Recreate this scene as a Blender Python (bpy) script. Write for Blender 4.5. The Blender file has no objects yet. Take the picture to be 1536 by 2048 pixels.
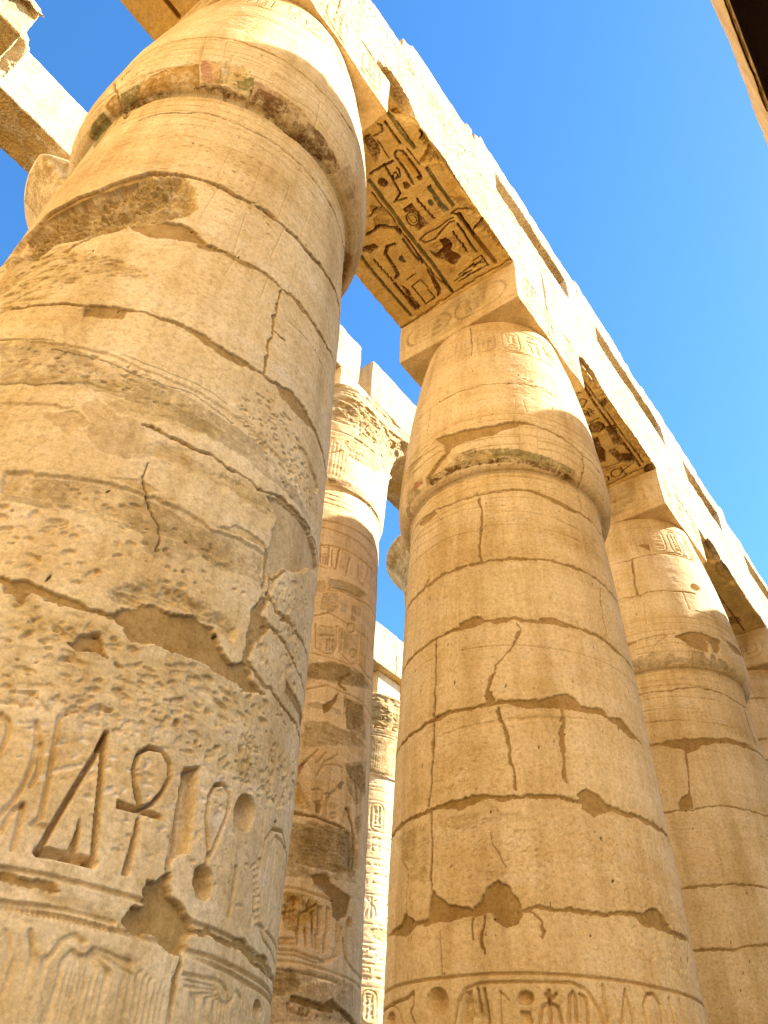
import bpy, math, random
import numpy as np
from mathutils import Matrix, Vector

scene = bpy.context.scene
COL = scene.collection
R = math.radians

# ---------------------------------------------------------------- camera, sky, sun, exposure
CAM_POS = (3.9763, -2.0508, 1.6)
YAW, PITCH, ROLL, FPX = -0.6810, 0.7267, 0.0572, 1607.2
fw = Vector((math.sin(YAW)*math.cos(PITCH), math.cos(YAW)*math.cos(PITCH), math.sin(PITCH)))
rt = Vector((math.cos(YAW), -math.sin(YAW), 0)); up = rt.cross(fw)
cr = rt*math.cos(ROLL) + up*math.sin(ROLL); cu = up*math.cos(ROLL) - rt*math.sin(ROLL)
cam = bpy.data.cameras.new('camera'); co = bpy.data.objects.new('camera', cam); COL.objects.link(co)
co.matrix_world = Matrix(((cr.x, cu.x, -fw.x, CAM_POS[0]), (cr.y, cu.y, -fw.y, CAM_POS[1]), (cr.z, cu.z, -fw.z, CAM_POS[2]), (0, 0, 0, 1)))
cam.sensor_width = 36; cam.lens = FPX/2048*36; cam.clip_start = .05; cam.clip_end = 5000
scene.camera = co

SUN_EL, SUN_AZ = R(41.5), R(45)            # azimuth from +X towards +Y
w = bpy.data.worlds.new('World'); scene.world = w; w.use_nodes = True
nt = w.node_tree; bg = nt.nodes['Background']
sky = nt.nodes.new('ShaderNodeTexSky'); sky.sky_type = 'NISHITA'; sky.sun_disc = False
sky.sun_elevation = SUN_EL; sky.sun_rotation = R(90)-SUN_AZ
sky.air_density = 1.0; sky.dust_density = 0.2; sky.ozone_density = 3.0; sky.altitude = 80
hs = nt.nodes.new('ShaderNodeHueSaturation'); hs.inputs['Saturation'].default_value = 1.25
nt.links.new(sky.outputs[0], hs.inputs['Color']); nt.links.new(hs.outputs[0], bg.inputs[0]); bg.inputs[1].default_value = 0.082
sl = bpy.data.lights.new('sun', 'SUN'); sl.energy = 5.0; sl.angle = R(.53); sl.color = (1, .94, .86)
so = bpy.data.objects.new('sun', sl); COL.objects.link(so)
sd = Vector((math.cos(SUN_AZ)*math.cos(SUN_EL), math.sin(SUN_AZ)*math.cos(SUN_EL), math.sin(SUN_EL)))
so.rotation_euler = sd.to_track_quat('Z', 'Y').to_euler(); so.location = (20, 20, 40)
vs = scene.view_settings; vs.view_transform = 'Standard'; vs.look = 'None'; vs.gamma = 1; vs.use_curve_mapping = False
vs.exposure = 2.2
scene.cycles.max_bounces = 8; scene.cycles.diffuse_bounces = 6

# ---------------------------------------------------------------- numpy noise
F32 = np.float32
def _lat(n, m, seed): return np.random.default_rng(seed).random((n, m)).astype(F32)*2-1
def _w(x, n):
    i = np.floor(x).astype(int); f = (x-i).astype(F32); f = f*f*(3-2*f)
    return np.clip(i, 0, n-1), np.clip(i+1, 0, n-1), f
def vnoise(us, vs_, su, sv, seed):
    """smooth value noise on the grid vs x us with cell size su x sv"""
    nu = int((us[-1]-us[0])/su)+3; nv = int((vs_[-1]-vs_[0])/sv)+3
    L = _lat(nv, nu, seed)
    a0, a1, fa = _w((vs_-vs_[0])/sv+.37, nv); b0, b1, fb = _w((us-us[0])/su+.61, nu)
    T = L[a0]*(1-fa)[:, None]+L[a1]*fa[:, None]
    return T[:, b0]*(1-fb)+T[:, b1]*fb
def fbm(us, vs_, su, sv, seed, octv=4, gain=.5):
    o = 0; a = 1; t = 0
    for k in range(octv):
        o = o+a*vnoise(us, vs_, su/2**k, sv/2**k, seed+17*k); t += a; a *= gain
    return o/t
def _h(i, j, k, seed):
    n = (i*374761393+j*668265263+k*2147483647+seed*144665).astype(np.int64) & 0xffffffff
    n = ((n ^ (n >> 13))*1274126177) & 0xffffffff
    n = ((n ^ (n >> 15))*2246822519) & 0xffffffff
    return ((n ^ (n >> 16)) & 0xffff)/32768.0-1
def noise3(P, s, seed=0):
    Q = P/s; I = np.floor(Q).astype(np.int64); f = Q-I; f = f*f*(3-2*f)
    r = 0
    for a in (0, 1):
        for b in (0, 1):
            for c in (0, 1):
                wgt = (f[:, 0] if a else 1-f[:, 0])*(f[:, 1] if b else 1-f[:, 1])*(f[:, 2] if c else 1-f[:, 2])
                r = r+wgt*_h(I[:, 0]+a, I[:, 1]+b, I[:, 2]+c, seed)
    return r
def sstep(a, b, x):
    t = np.clip((x-a)/(b-a), 0, 1); return t*t*(3-2*t)

# ---------------------------------------------------------------- carved surface: a height field over (u, v)
PAINT = {'stain': (.44, .29, .10), 'gold': (.72, .50, .17), 'yel': (.62, .36, .06), 'red': (.42, .13, .06), 'grn': (.25, .21, .08), 'blu': (.17, .165, .10), 'dk': (.15, .075, .02), 'och': (.42, .25, .07), 'wht': (.74, .62, .45), 'brn': (.17, .075, .016)}
class Surf:
    def __init__(s, us, vs_, seed=1):
        s.us = np.asarray(us, F32); s.vs = np.asarray(vs_, F32); sh = (len(vs_), len(us)); s.seed = seed
        s.H = np.zeros(sh, F32)
        s.M = np.zeros(sh+(4,), F32)       # mortar, rough, pale, dark
        s.P = np.zeros(sh+(4,), F32)       # paint rgb + amount
        s.wu = (.015*fbm(s.us, s.vs, .13, .13, seed+5, 2, .6)+.011*fbm(s.us, s.vs, .045, .045, seed+6, 3, .75)).astype(F32)
        s.wv = (.015*fbm(s.us, s.vs, .13, .13, seed+9, 2, .6)+.011*fbm(s.us, s.vs, .045, .045, seed+10, 3, .75)).astype(F32)
        s.rng = np.random.default_rng(seed); s.cell = float(min(np.diff(s.us).min(), np.diff(s.vs).max() if len(vs_) > 1 else 1, .03))
    def win(s, pts, pad):
        p = np.asarray(pts, F32)
        a, b = np.searchsorted(s.us, [p[:, 0].min()-pad, p[:, 0].max()+pad]); c, d = np.searchsorted(s.vs, [p[:, 1].min()-pad, p[:, 1].max()+pad])
        if b <= a or d <= c: return None
        return slice(c, d), slice(a, b)
    def coords(s, W, warp):
        U, V = np.meshgrid(s.us[W[1]], s.vs[W[0]])
        if warp: U = U+warp*s.wu[W]; V = V+warp*s.wv[W]
        return U, V
    @staticmethod
    def dist(U, V, pts, closed=False):
        p = [tuple(q) for q in pts]
        if closed: p = p+[p[0]]
        D = np.full(U.shape, 1e9, F32); T = np.zeros(U.shape, F32); n = max(1, len(p)-1)
        for k in range(len(p)-1):
            (x0, y0), (x1, y1) = p[k][:2], p[k+1][:2]; dx, dy = x1-x0, y1-y0; L = dx*dx+dy*dy+1e-12
            t = np.clip(((U-x0)*dx+(V-y0)*dy)/L, 0, 1); d = (U-x0-t*dx)**2+(V-y0-t*dy)**2
            m = d < D; D = np.where(m, d, D); T = np.where(m, (k+t)/n, T)
        return np.sqrt(D), T
    @staticmethod
    def inside(U, V, pts):
        c = np.zeros(U.shape, bool); n = len(pts)
        for k in range(n):
            (x0, y0), (x1, y1) = pts[k][:2], pts[(k+1) % n][:2]
            if y0 == y1: continue
            m = ((y0 > V) != (y1 > V)) & (U < (x1-x0)*(V-y0)/(y1-y0)+x0); c ^= m
        return c
    def line(s, pts, w, depth, kind='G', warp=None, col=None, amt=1):
        """a groove along a polyline. J mortar joint, C crack, G carved groove, Y painted line"""
        if warp is None: warp = {'J': 1.5, 'C': .8, 'G': .06, 'Y': .4}[kind]
        W = s.win(pts, w*2+.05)
        if W is None: return
        U, V = s.coords(W, warp); D, T = s.dist(U, V, pts); hw = w/2
        if kind == 'J':
            hw = np.maximum(hw*(1+.45*s.wu[W]/.010), hw*.25)
            m = 1-sstep(hw*.85, hw*1.05+.003, D)
            s.H[W] = s.H[W]*(1-m)-depth*m; s.M[W][..., 0] = np.maximum(s.M[W][..., 0], m)
        elif kind == 'C':
            m = 1-sstep(hw*.3, hw, D); s.H[W] -= depth*m; s.M[W][..., 3] = np.maximum(s.M[W][..., 3], .5*m)
        elif kind == 'G':
            m = 1-sstep(min(hw*.6, max(hw-1.9*s.cell, 0)), hw*.6+max(.4*hw, 1.1*s.cell), D); s.H[W] -= depth*m
        elif kind == 'Y':
            m = (1-sstep(hw*.8, hw, D))*amt; s.H[W] -= depth*m; s.paint(W, m, col)
    def paint(s, W, m, col):
        c = np.array(PAINT[col], F32); P = s.P[W]; k = np.minimum(m, 1)[..., None]
        P[..., :3] = P[..., :3]*(1-k)+c*k; P[..., 3] = np.maximum(P[..., 3], m)
    def poly(s, pts, depth, kind='P', warp=None, soft=.006, col=None, amt=1.0):
        if warp is None: warp = {'P': 1.6, 'K': .3, 'R': 2.5, 'Y': 1.0, 'D': 1.2, 'S': 1.6, 'V': .3}[kind]
        W = s.win(pts, .08)
        if W is None: return
        U, V = s.coords(W, warp); I = s.inside(U, V, pts); D, _ = s.dist(U, V, pts, True); sd_ = np.where(I, D, -D)
        m = sstep(-soft*.5, soft, sd_)
        if kind == 'P':   # mortar patch
            s.H[W] = s.H[W]*(1-m)-depth*m+m*.3*s.wv[W]*.2; s.M[W][..., 0] = np.maximum(s.M[W][..., 0], m); s.M[W][..., 1] *= 1-m
        elif kind == 'S':  # plaster patch, paler and smooth
            s.H[W] = s.H[W]*(1-m)-depth*m; s.M[W][..., 0] = np.maximum(s.M[W][..., 0], m*.42); s.M[W][..., 1] *= 1-m
        elif kind == 'K': s.H[W] -= depth*m
        elif kind == 'V':  # hollow with a slanted bottom
            s.H[W] -= depth*np.clip(sd_/(.5*max(D[I].max(), .01) if I.any() else 1), 0, 1)**.6
        elif kind == 'D': s.H[W] -= depth*sstep(-soft, soft*2, sd_)
        elif kind == 'R':
            m = sstep(-.01, .05, sd_); n = s.rough()[W]
            s.H[W] -= m*(depth*.7+abs(depth)*.75*n); s.M[W][..., 1] = np.maximum(s.M[W][..., 1], m)
        elif kind == 'Y': s.H[W] -= depth*m; s.paint(W, m*amt, col)
    def rough(s):
        if not hasattr(s, '_r'):
            a = fbm(s.us, s.vs, .34, .07, s.seed+31, 5, .66); b = np.abs(fbm(s.us, s.vs, .10, .035, s.seed+43, 4, .65)); c = vnoise(s.us, s.vs, .05, .03, s.seed+47)
            s._r = (.9*a-1.1*b+.3+.5*np.clip(c-.35, 0, 1)).astype(F32)
        return s._r
    def pits(s, pts, n, size, depth, asp=1.8, ang=.3, pale=0):
        """small worn holes scattered inside a polygon"""
        p = np.asarray(pts); lo, hi = p.min(0), p.max(0); rg = s.rng
        k = 0; tries = 0
        while k < n and tries < n*4:
            tries += 1
            u, v = rg.uniform(lo[0], hi[0]), rg.uniform(lo[1], hi[1])
            if not s.inside(np.array([u]), np.array([v]), pts)[0]: continue
            k += 1; r = size*rg.uniform(.4, 1)**1.3*1.2; rl = r*rg.uniform(1, asp)*1.3; a = ang+rg.normal(0, .35)
            W = s.win([(u, v)], rl*1.5)
            if W is None: continue
            U, V = s.coords(W, .25); x = (U-u)*math.cos(a)+(V-v)*math.sin(a); y = -(U-u)*math.sin(a)+(V-v)*math.cos(a)
            m = 1-sstep(.55, 1.05, np.sqrt((x/rl)**2+(y/r)**2)); s.H[W] -= depth*rg.uniform(.4, 1.2)*m
            if pale: s.M[W][..., 2] = np.maximum(s.M[W][..., 2], m*pale)
    def specks(s, n, size, u0, u1, v0, v1):
        rg = s.rng
        for _ in range(n):
            u, v = rg.uniform(u0, u1), rg.uniform(v0, v1); r = size*rg.uniform(.5, 1); l = r*rg.uniform(1, 4); a = 1.57+rg.normal(0, .5)
            W = s.win([(u, v)], l+.01)
            if W is None: continue
            U, V = s.coords(W, 0); x = (U-u)*math.cos(a)+(V-v)*math.sin(a); y = -(U-u)*math.sin(a)+(V-v)*math.cos(a)
            m = 1-sstep(.7, 1.1, np.sqrt((x/l)**2+(y/r)**2)); s.M[W][..., 3] = np.maximum(s.M[W][..., 3], m*.9); s.H[W] -= .004*m
    def base(s, a=.010, b=.004, c=.0016):
        s.H += a*fbm(s.us, s.vs, .9, .7, s.seed+71, 2)+b*fbm(s.us, s.vs, .16, .10, s.seed+72, 3)+c*fbm(s.us, s.vs, .035, .025, s.seed+73, 2)
        s.M[..., 2] += .55*np.clip(fbm(s.us, s.vs, .5, .22, s.seed+74, 5, .6)*2.2-.35, 0, 1)
    def feats(s, L, sc=1.0):
        for f in L:
            k, pr, pts = f[0], f[1], f[2]
            if k in 'JCG': s.line(pts, pr[0]*sc, pr[1]*sc, k)
            elif k == 'YL': s.line(pts, pr[0], pr[1], 'Y', col=pr[2], amt=pr[3])
            elif k == 'Y': s.poly(pts, pr[0], 'Y', col=pr[1], amt=pr[2])
            elif k == 'pit': s.pits(pts, *pr)
            else: s.poly(pts, pr[0], k)

# ---------------------------------------------------------------- carved signs, drawn in a unit box (x right, y up)
def arc(cx, cy, rx, ry, a0=0, a1=360, n=14):
    return [(cx+rx*math.cos(R(a0+(a1-a0)*i/n)), cy+ry*math.sin(R(a0+(a1-a0)*i/n))) for i in range(n+1)]
SIGNS = {
 'ankh': [arc(.5, .74, .2, .26, -70, 250), [(.15, .46), (.85, .46)], [(.5, .46), (.5, 0)]],
 'reed': [[(.5, 0), (.5, .4), (.38, .6), (.4, .9), (.52, 1), (.62, .8), (.55, .4)]],
 'disc': [arc(.5, .5, .36, .36)],
 'water': [[(0, .5), (.12, .65), (.25, .4), (.37, .65), (.5, .4), (.62, .65), (.75, .4), (.87, .65), (1, .45)]],
 'loaf': [[(.15, .3), (.85, .3)], arc(.5, .3, .35, .38, 0, 180, 8)],
 'mouth': [arc(.5, .35, .48, .25, 20, 160, 8), arc(.5, .62, .48, .25, 200, 340, 8)],
 'house': [[(.3, .2), (.1, .2), (.1, .8), (.9, .8), (.9, .2), (.65, .2)]],
 'stool': [[(.15, .15), (.85, .15), (.85, .85), (.15, .85), (.15, .15)]],
 'tri': [[(.1, 0), (.8, 1), (.9, 0), (.1, 0)], [(.45, 0), (.62, .4), (.68, 0)]],
 'bird': [[(.05, .75), (.2, .95), (.38, .85), (.42, .65), (.75, .45), (1, .05), (.6, .25), (.35, .3), (.2, .5), (.2, .78)], [(.5, .28), (.5, 0), (.65, 0)], [(.4, .3), (.38, 0), (.52, 0)]],
 'man': [arc(.5, .86, .13, .13), [(.45, .73), (.25, .5), (.3, .15), (.8, .12), (.75, .3), (.5, .35), (.6, .65), (.85, .7)], [(.3, .15), (.3, 0), (.85, 0)]],
 'snake': [[(0, .2), (.3, .25), (.5, .15), (.7, .3), (.75, .7), (.95, .8), (1, .7)]],
 'bee': [[(.5, 1), (.5, .5)], [(.2, .9), (.5, .68), (.8, .9)], arc(.5, .1, .32, .55, 0, 180, 8), [(.5, .5), (.5, 0)]],
 'staff': [[(.5, 0), (.5, .85), (.3, 1), (.15, .85)]],
 'rope': [arc(.5, .68, .22, .32, -60, 240), [(.4, .4), (.5, .2)], [(.62, .4), (.5, .2)], arc(.5, .1, .16, .12)],
 'feather': [[(.3, 0), (.3, .7), (.45, .95), (.7, 1), (.75, .8), (.55, .6), (.5, 0)]],
 'eye': [arc(.5, .5, .48, .22), arc(.5, .5, .13, .17)],
 'bolt': [[(0, .5), (1, .5)], [(.35, .35), (.35, .65)], [(.65, .35), (.65, .65)]],
 'comb': [[(0, .3), (1, .3)], [(.1, .3), (.1, .7)], [(.3, .3), (.3, .7)], [(.5, .3), (.5, .7)], [(.7, .3), (.7, .7)], [(.9, .3), (.9, .7)]],
 'arm': [[(0, .35), (.7, .35), (1, .5)], [(0, .55), (.7, .55)], [(0, .35), (0, .8)]],
}
TALL = ['ankh', 'reed', 'tri', 'bird', 'man', 'bee', 'staff', 'rope', 'feather']; FLAT = ['disc', 'water', 'loaf', 'mouth', 'house', 'stool', 'snake', 'eye', 'bolt', 'comb', 'arm']
def sign(s, name, u, v, w, h, gw, gd, flip=1, kind='G', col=None):
    for st in SIGNS[name]:
        pts = [(u+w*(x-.5)*flip, v+h*y) for x, y in st]
        if kind == 'Y': s.line(pts, gw, gd, 'Y', col=col)
        else: s.line(pts, gw, gd, 'G')
def sign_row(s, u0, u1, v0, v1, gw, gd, rg, kind='G', cols=None, p=1.0):
    """fills a band with square groups of signs, running along u"""
    h = v1-v0; u = u0
    while u < u1:
        w = h*rg.uniform(.38, .75)
        if u+w > u1: break
        if rg.random() < p:
            c = cols[rg.integers(len(cols))] if cols else None
            if rg.random() < .5: sign(s, TALL[rg.integers(len(TALL))], u+w/2, v0, w*.85, h*.96, gw, gd, 1, kind, c)
            else:
                n = 2 if rg.random() < .6 else 3
                for k in range(n): sign(s, FLAT[rg.integers(len(FLAT))], u+w/2, v0+h*k/n+.02*h, w*.85, h/n*.9, gw, gd, 1, kind, c)
        u += w*1.12
def cartouche(s, u, v, w, h, gw, gd, rg, base=True, double=True):
    r = w/2; pts = arc(u, v+h-r, r, r, 0, 180, 8)+arc(u, v+r, r, r, 180, 360, 8); pts.append(pts[0]); s.line(pts, gw, gd, 'G')
    if base: s.line([(u-r*1.1, v-gw), (u+r*1.1, v-gw)], gw*1.2, gd, 'G')
    sign_col(s, u, v+r*.4, w*.62, h-r*.9, gw*.8, gd, rg)
def sign_col(s, u, v, w, h, gw, gd, rg, kind='G', cols=None):
    y = v+h
    while y > v+w*.3:
        if rg.random() < .45 and y-w*1.1 > v:
            hh = w*1.1; sign(s, TALL[rg.integers(len(TALL))], u-w*.25, y-hh, w*.48, hh*.94, gw, gd, 1, kind, cols and cols[0]); sign(s, TALL[rg.integers(len(TALL))], u+w*.25, y-hh, w*.48, hh*.94, gw, gd, 1, kind, cols and cols[0])
        else:
            hh = min(w*.55, y-v); sign(s, FLAT[rg.integers(len(FLAT))], u, y-hh, w*.9, hh*.9, gw, gd, 1, kind, cols and cols[0])
        y -= hh*1.04

# ---------------------------------------------------------------- materials
def material(name, bump=1.0, pecked=0, tint=(1, 1, 1), golden=0.0):
    m = bpy.data.materials.new(name); m.use_nodes = True; t = m.node_tree; N = t.nodes; L = t.links
    b = N['Principled BSDF']; b.inputs['Roughness'].default_value = .93; b.inputs['Specular IOR Level'].default_value = .15
    tc = N.new('ShaderNodeTexCoord')
    def noise(scale, detail=5, rough=.6, mp=None):
        n = N.new('ShaderNodeTexNoise'); n.inputs['Scale'].default_value = scale; n.inputs['Detail'].default_value = detail; n.inputs['Roughness'].default_value = rough
        if mp:
            q = N.new('ShaderNodeMapping'); q.inputs['Scale'].default_value = mp; L.new(tc.outputs['Object'], q.inputs[0]); L.new(q.outputs[0], n.inputs['Vector'])
        else: L.new(tc.outputs['Object'], n.inputs['Vector'])
        return n.outputs['Fac']
    def ramp(fac, stops):
        r = N.new('ShaderNodeValToRGB'); e = r.color_ramp.elements
        for i, (p, c) in enumerate(stops):
            q = e[i] if i < 2 else e.new(p)
            q.position = p; q.color = tuple(c)+(1,) if len(c) == 3 else c
        L.new(fac, r.inputs[0]); return r.outputs[0]
    def mix(fac, a, c, mode='MIX'):
        x = N.new('ShaderNodeMix'); x.data_type = 'RGBA'; x.clamp_factor = True; x.blend_type = mode
        for sock, val in ((x.inputs[0], fac), (x.inputs[6], a), (x.inputs[7], c)):
            if isinstance(val, (int, float)): sock.default_value = val
            elif isinstance(val, tuple): sock.default_value = tuple(val)+(1,)
            else: L.new(val, sock)
        return x.outputs[2]
    def mth(op, a, c):
        x = N.new('ShaderNodeMath'); x.operation = op
        for s_, v_ in ((x.inputs[0], a), (x.inputs[1], c)):
            if isinstance(v_, (int, float)): s_.default_value = v_
            else: L.new(v_, s_)
        return x.outputs[0]
    T = lambda c: tuple(c[i]*tint[i] for i in range(3))
    big = noise(.55, 6, .62); strat = noise(1.0, 5, .6, (.5, .5, 3.6)); fine = noise(9, 5, .65); micro = noise(70, 3, .6)
    f = mth('ADD', mth('MULTIPLY', big, .45), mth('ADD', mth('MULTIPLY', strat, .35), mth('MULTIPLY', fine, .2)))
    base = ramp(f, [(.36, T((.54, .373, .16))), (.46, T((.65, .48, .245))), (.54, T((.71, .55, .31))), (.64, T((.78, .63, .40)))])
    at = N.new('ShaderNodeAttribute'); at.attribute_name = 'mk'; sp = N.new('ShaderNodeSeparateColor'); L.new(at.outputs['Color'], sp.inputs[0])
    pt = N.new('ShaderNodeAttribute'); pt.attribute_name = 'pt'
    mort = ramp(mth('ADD', mth('MULTIPLY', big, .5), mth('MULTIPLY', fine, .5)), [(.35, (.31, .185, .055)), (.65, (.45, .30, .12))])
    rgh = ramp(fine, [(.3, (.48, .33, .13)), (.7, (.68, .53, .29))])
    c = mix(sp.outputs[1], base, rgh)
    c = mix(mth('MULTIPLY', sp.outputs[2], .8), c, (.74, .61, .43))
    c = mix(sp.outputs[0], c, mort)
    c = mix(mth('ADD', mth('MULTIPLY', mth('MAXIMUM', mth('SUBTRACT', pt.outputs['Alpha'], 1.0), 0.0), .7), mth('MULTIPLY', mth('MINIMUM', pt.outputs['Alpha'], 1.0), ramp(mth('ADD', mth('MULTIPLY', noise(4, 7, .72), .6), mth('MULTIPLY', noise(23, 5, .7), .4)), [(.41, (.06,)*3), (.54, (1,)*3)]))), c, pt.outputs['Color'])
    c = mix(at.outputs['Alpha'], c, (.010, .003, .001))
    gr = ramp(micro, [(.3, (.84, .84, .84)), (.7, (1.1, 1.1, 1.1))]); c = mix(1.0, c, gr, 'MULTIPLY'); c = mix(1.0, c, ramp(noise(27, 6, .7), [(.36, (.80, .77, .72)), (.5, (1, 1, 1)), (.68, (1.1, 1.11, 1.13))]), 'MULTIPLY')
    drip = noise(1.0, 5, .65, (3.2, 3.2, .35)); c = mix(1.0, c, ramp(drip, [(.36, (.84, .79, .70)), (.56, (1.04, 1.04, 1.05))]), 'MULTIPLY')
    if golden: c = mix(golden, c, (.55, .33, .10))
    L.new(c, b.inputs['Base Color'])
    h = mth('ADD', mth('MULTIPLY', noise(26, 6, .65), .7), mth('MULTIPLY', micro, .22))
    if pecked:
        v = N.new('ShaderNodeTexVoronoi'); v.inputs['Scale'].default_value = 21; q = N.new('ShaderNodeMapping'); q.inputs['Scale'].default_value = (1, .75, 1.25); L.new(tc.outputs['Object'], q.inputs[0]); L.new(q.outputs[0], v.inputs['Vector'])
        h = mth('ADD', h, mth('MULTIPLY', v.outputs['Distance'], pecked))
    bp = N.new('ShaderNodeBump'); bp.inputs['Strength'].default_value = .75*bump; bp.inputs['Distance'].default_value = .012
    L.new(h, bp.inputs['Height']); L.new(bp.outputs[0], b.inputs['Normal'])
    return m
STONE = material('sandstone'); LIT = material('pecked sandstone', 1.9, 1.9, (.84, .865, .95)); NAVE = material('old sandstone', 1.0, 0, (1.25, 1.25, 1.3)); SOFF = material('soffit sandstone', .9, 0, (1.08, 1.04, .9)); BEAM = material('beam sandstone', 1.0, .3)
SAND = material('sand', 1.0, .3, (1.12, 1.08, 1.02)); PALE = material('pale sandstone', 1.0, .3, (1.15, 1.14, 1.12))

# ---------------------------------------------------------------- building helpers
def tag(o, label=None, cat=None, group=None, kind=None):
    for k, v in (('label', label), ('category', cat), ('group', group), ('kind', kind or (label and 'thing'))):
        if v: o[k] = v
    return o
def empty(name, loc):
    o = bpy.data.objects.new(name, None); COL.objects.link(o); o.location = loc; o.empty_display_size = .3; return o
def mesh(name, V, Fc, mat, MK=None, PT=None, parent=None, smooth=True, loc=None):
    me = bpy.data.meshes.new(name); n = len(V); V = np.ascontiguousarray(V, F32); Fc = np.ascontiguousarray(Fc, np.int32)
    me.vertices.add(n); me.vertices.foreach_set('co', V.ravel())
    me.loops.add(Fc.size); me.loops.foreach_set('vertex_index', Fc.ravel())
    me.polygons.add(len(Fc)); me.polygons.foreach_set('loop_start', np.arange(0, Fc.size, 4, dtype=np.int32)); me.polygons.foreach_set('loop_total', np.full(len(Fc), 4, np.int32))
    me.update(calc_edges=True)
    if smooth: me.polygons.foreach_set('use_smooth', np.ones(len(Fc), bool))
    for nm, A in (('mk', MK), ('pt', PT)):
        if A is not None: me.attributes.new(nm, 'FLOAT_COLOR', 'POINT').data.foreach_set('color', np.ascontiguousarray(A, F32).ravel())
    me.materials.append(mat)
    o = bpy.data.objects.new(name, me); COL.objects.link(o)
    if parent is not None: o.parent = parent
    if loc is not None: o.location = loc
    return o
def grid_faces(nv, nu, wrap=False):
    i = np.arange(nv-1)[:, None]*nu; j = np.arange(nu if wrap else nu-1)[None, :]; k = (j+1) % nu
    return np.stack([i+j, i+k, i+nu+k, i+nu+j], -1).reshape(-1, 4)
R0 = 1.4
def ring_grid(t0, t1, du, coarse=.09, r=R0):
    """angles round a column, dense between t0 and t1 (degrees)"""
    a, b = R(t0), R(t1); n = max(4, int((b-a)*r/du)); d = np.linspace(a, b, n, endpoint=False)
    m = max(6, int((2*math.pi-(b-a))*r/coarse)); return np.concatenate([d, np.linspace(b, a+2*math.pi, m, endpoint=False)])
def column_parts(surf, th, prof, splits, names, mats, parent, caps=True):
    """turns a carved surface into separate parts cut at heights; the ring closes on itself"""
    zs = surf.vs; r = prof(zs)[:, None]+surf.H
    X = r*np.cos(th)[None, :]; Y = r*np.sin(th)[None, :]; Z = np.repeat(zs[:, None], len(th), 1); nu = len(th)
    cuts = [0]+[int(np.searchsorted(zs, z)) for z in splits]+[len(zs)-1]
    out = []
    for k, nm in enumerate(names):
        a, b = cuts[k], cuts[k+1]+1
        V = np.stack([X[a:b], Y[a:b], Z[a:b]], -1).reshape(-1, 3); MK = surf.M[a:b].reshape(-1, 4); PT = surf.P[a:b].reshape(-1, 4); nv = b-a
        Fc = grid_faces(nv, nu, True)
        # close the ends with a centre fan of quads
        c0 = len(V); V = np.concatenate([V, [[0, 0, zs[a]], [0, 0, zs[b-1]]]]); MK = np.concatenate([MK, np.zeros((2, 4), F32)]); PT = np.concatenate([PT, np.zeros((2, 4), F32)])
        if nu % 2 == 0:
            j = np.arange(0, nu, 2); Fc = np.concatenate([Fc, np.stack([np.full(len(j), c0), (j+2) % nu, (j+1) % nu, j], -1), np.stack([np.full(len(j), c0+1), (nv-1)*nu+j, (nv-1)*nu+(j+1) % nu, (nv-1)*nu+(j+2) % nu], -1)])
        out.append(mesh(nm, V, Fc, mats[k], MK, PT, parent))
    return out
def even(a): return a if len(a) % 2 == 0 else a[:-1]

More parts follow.
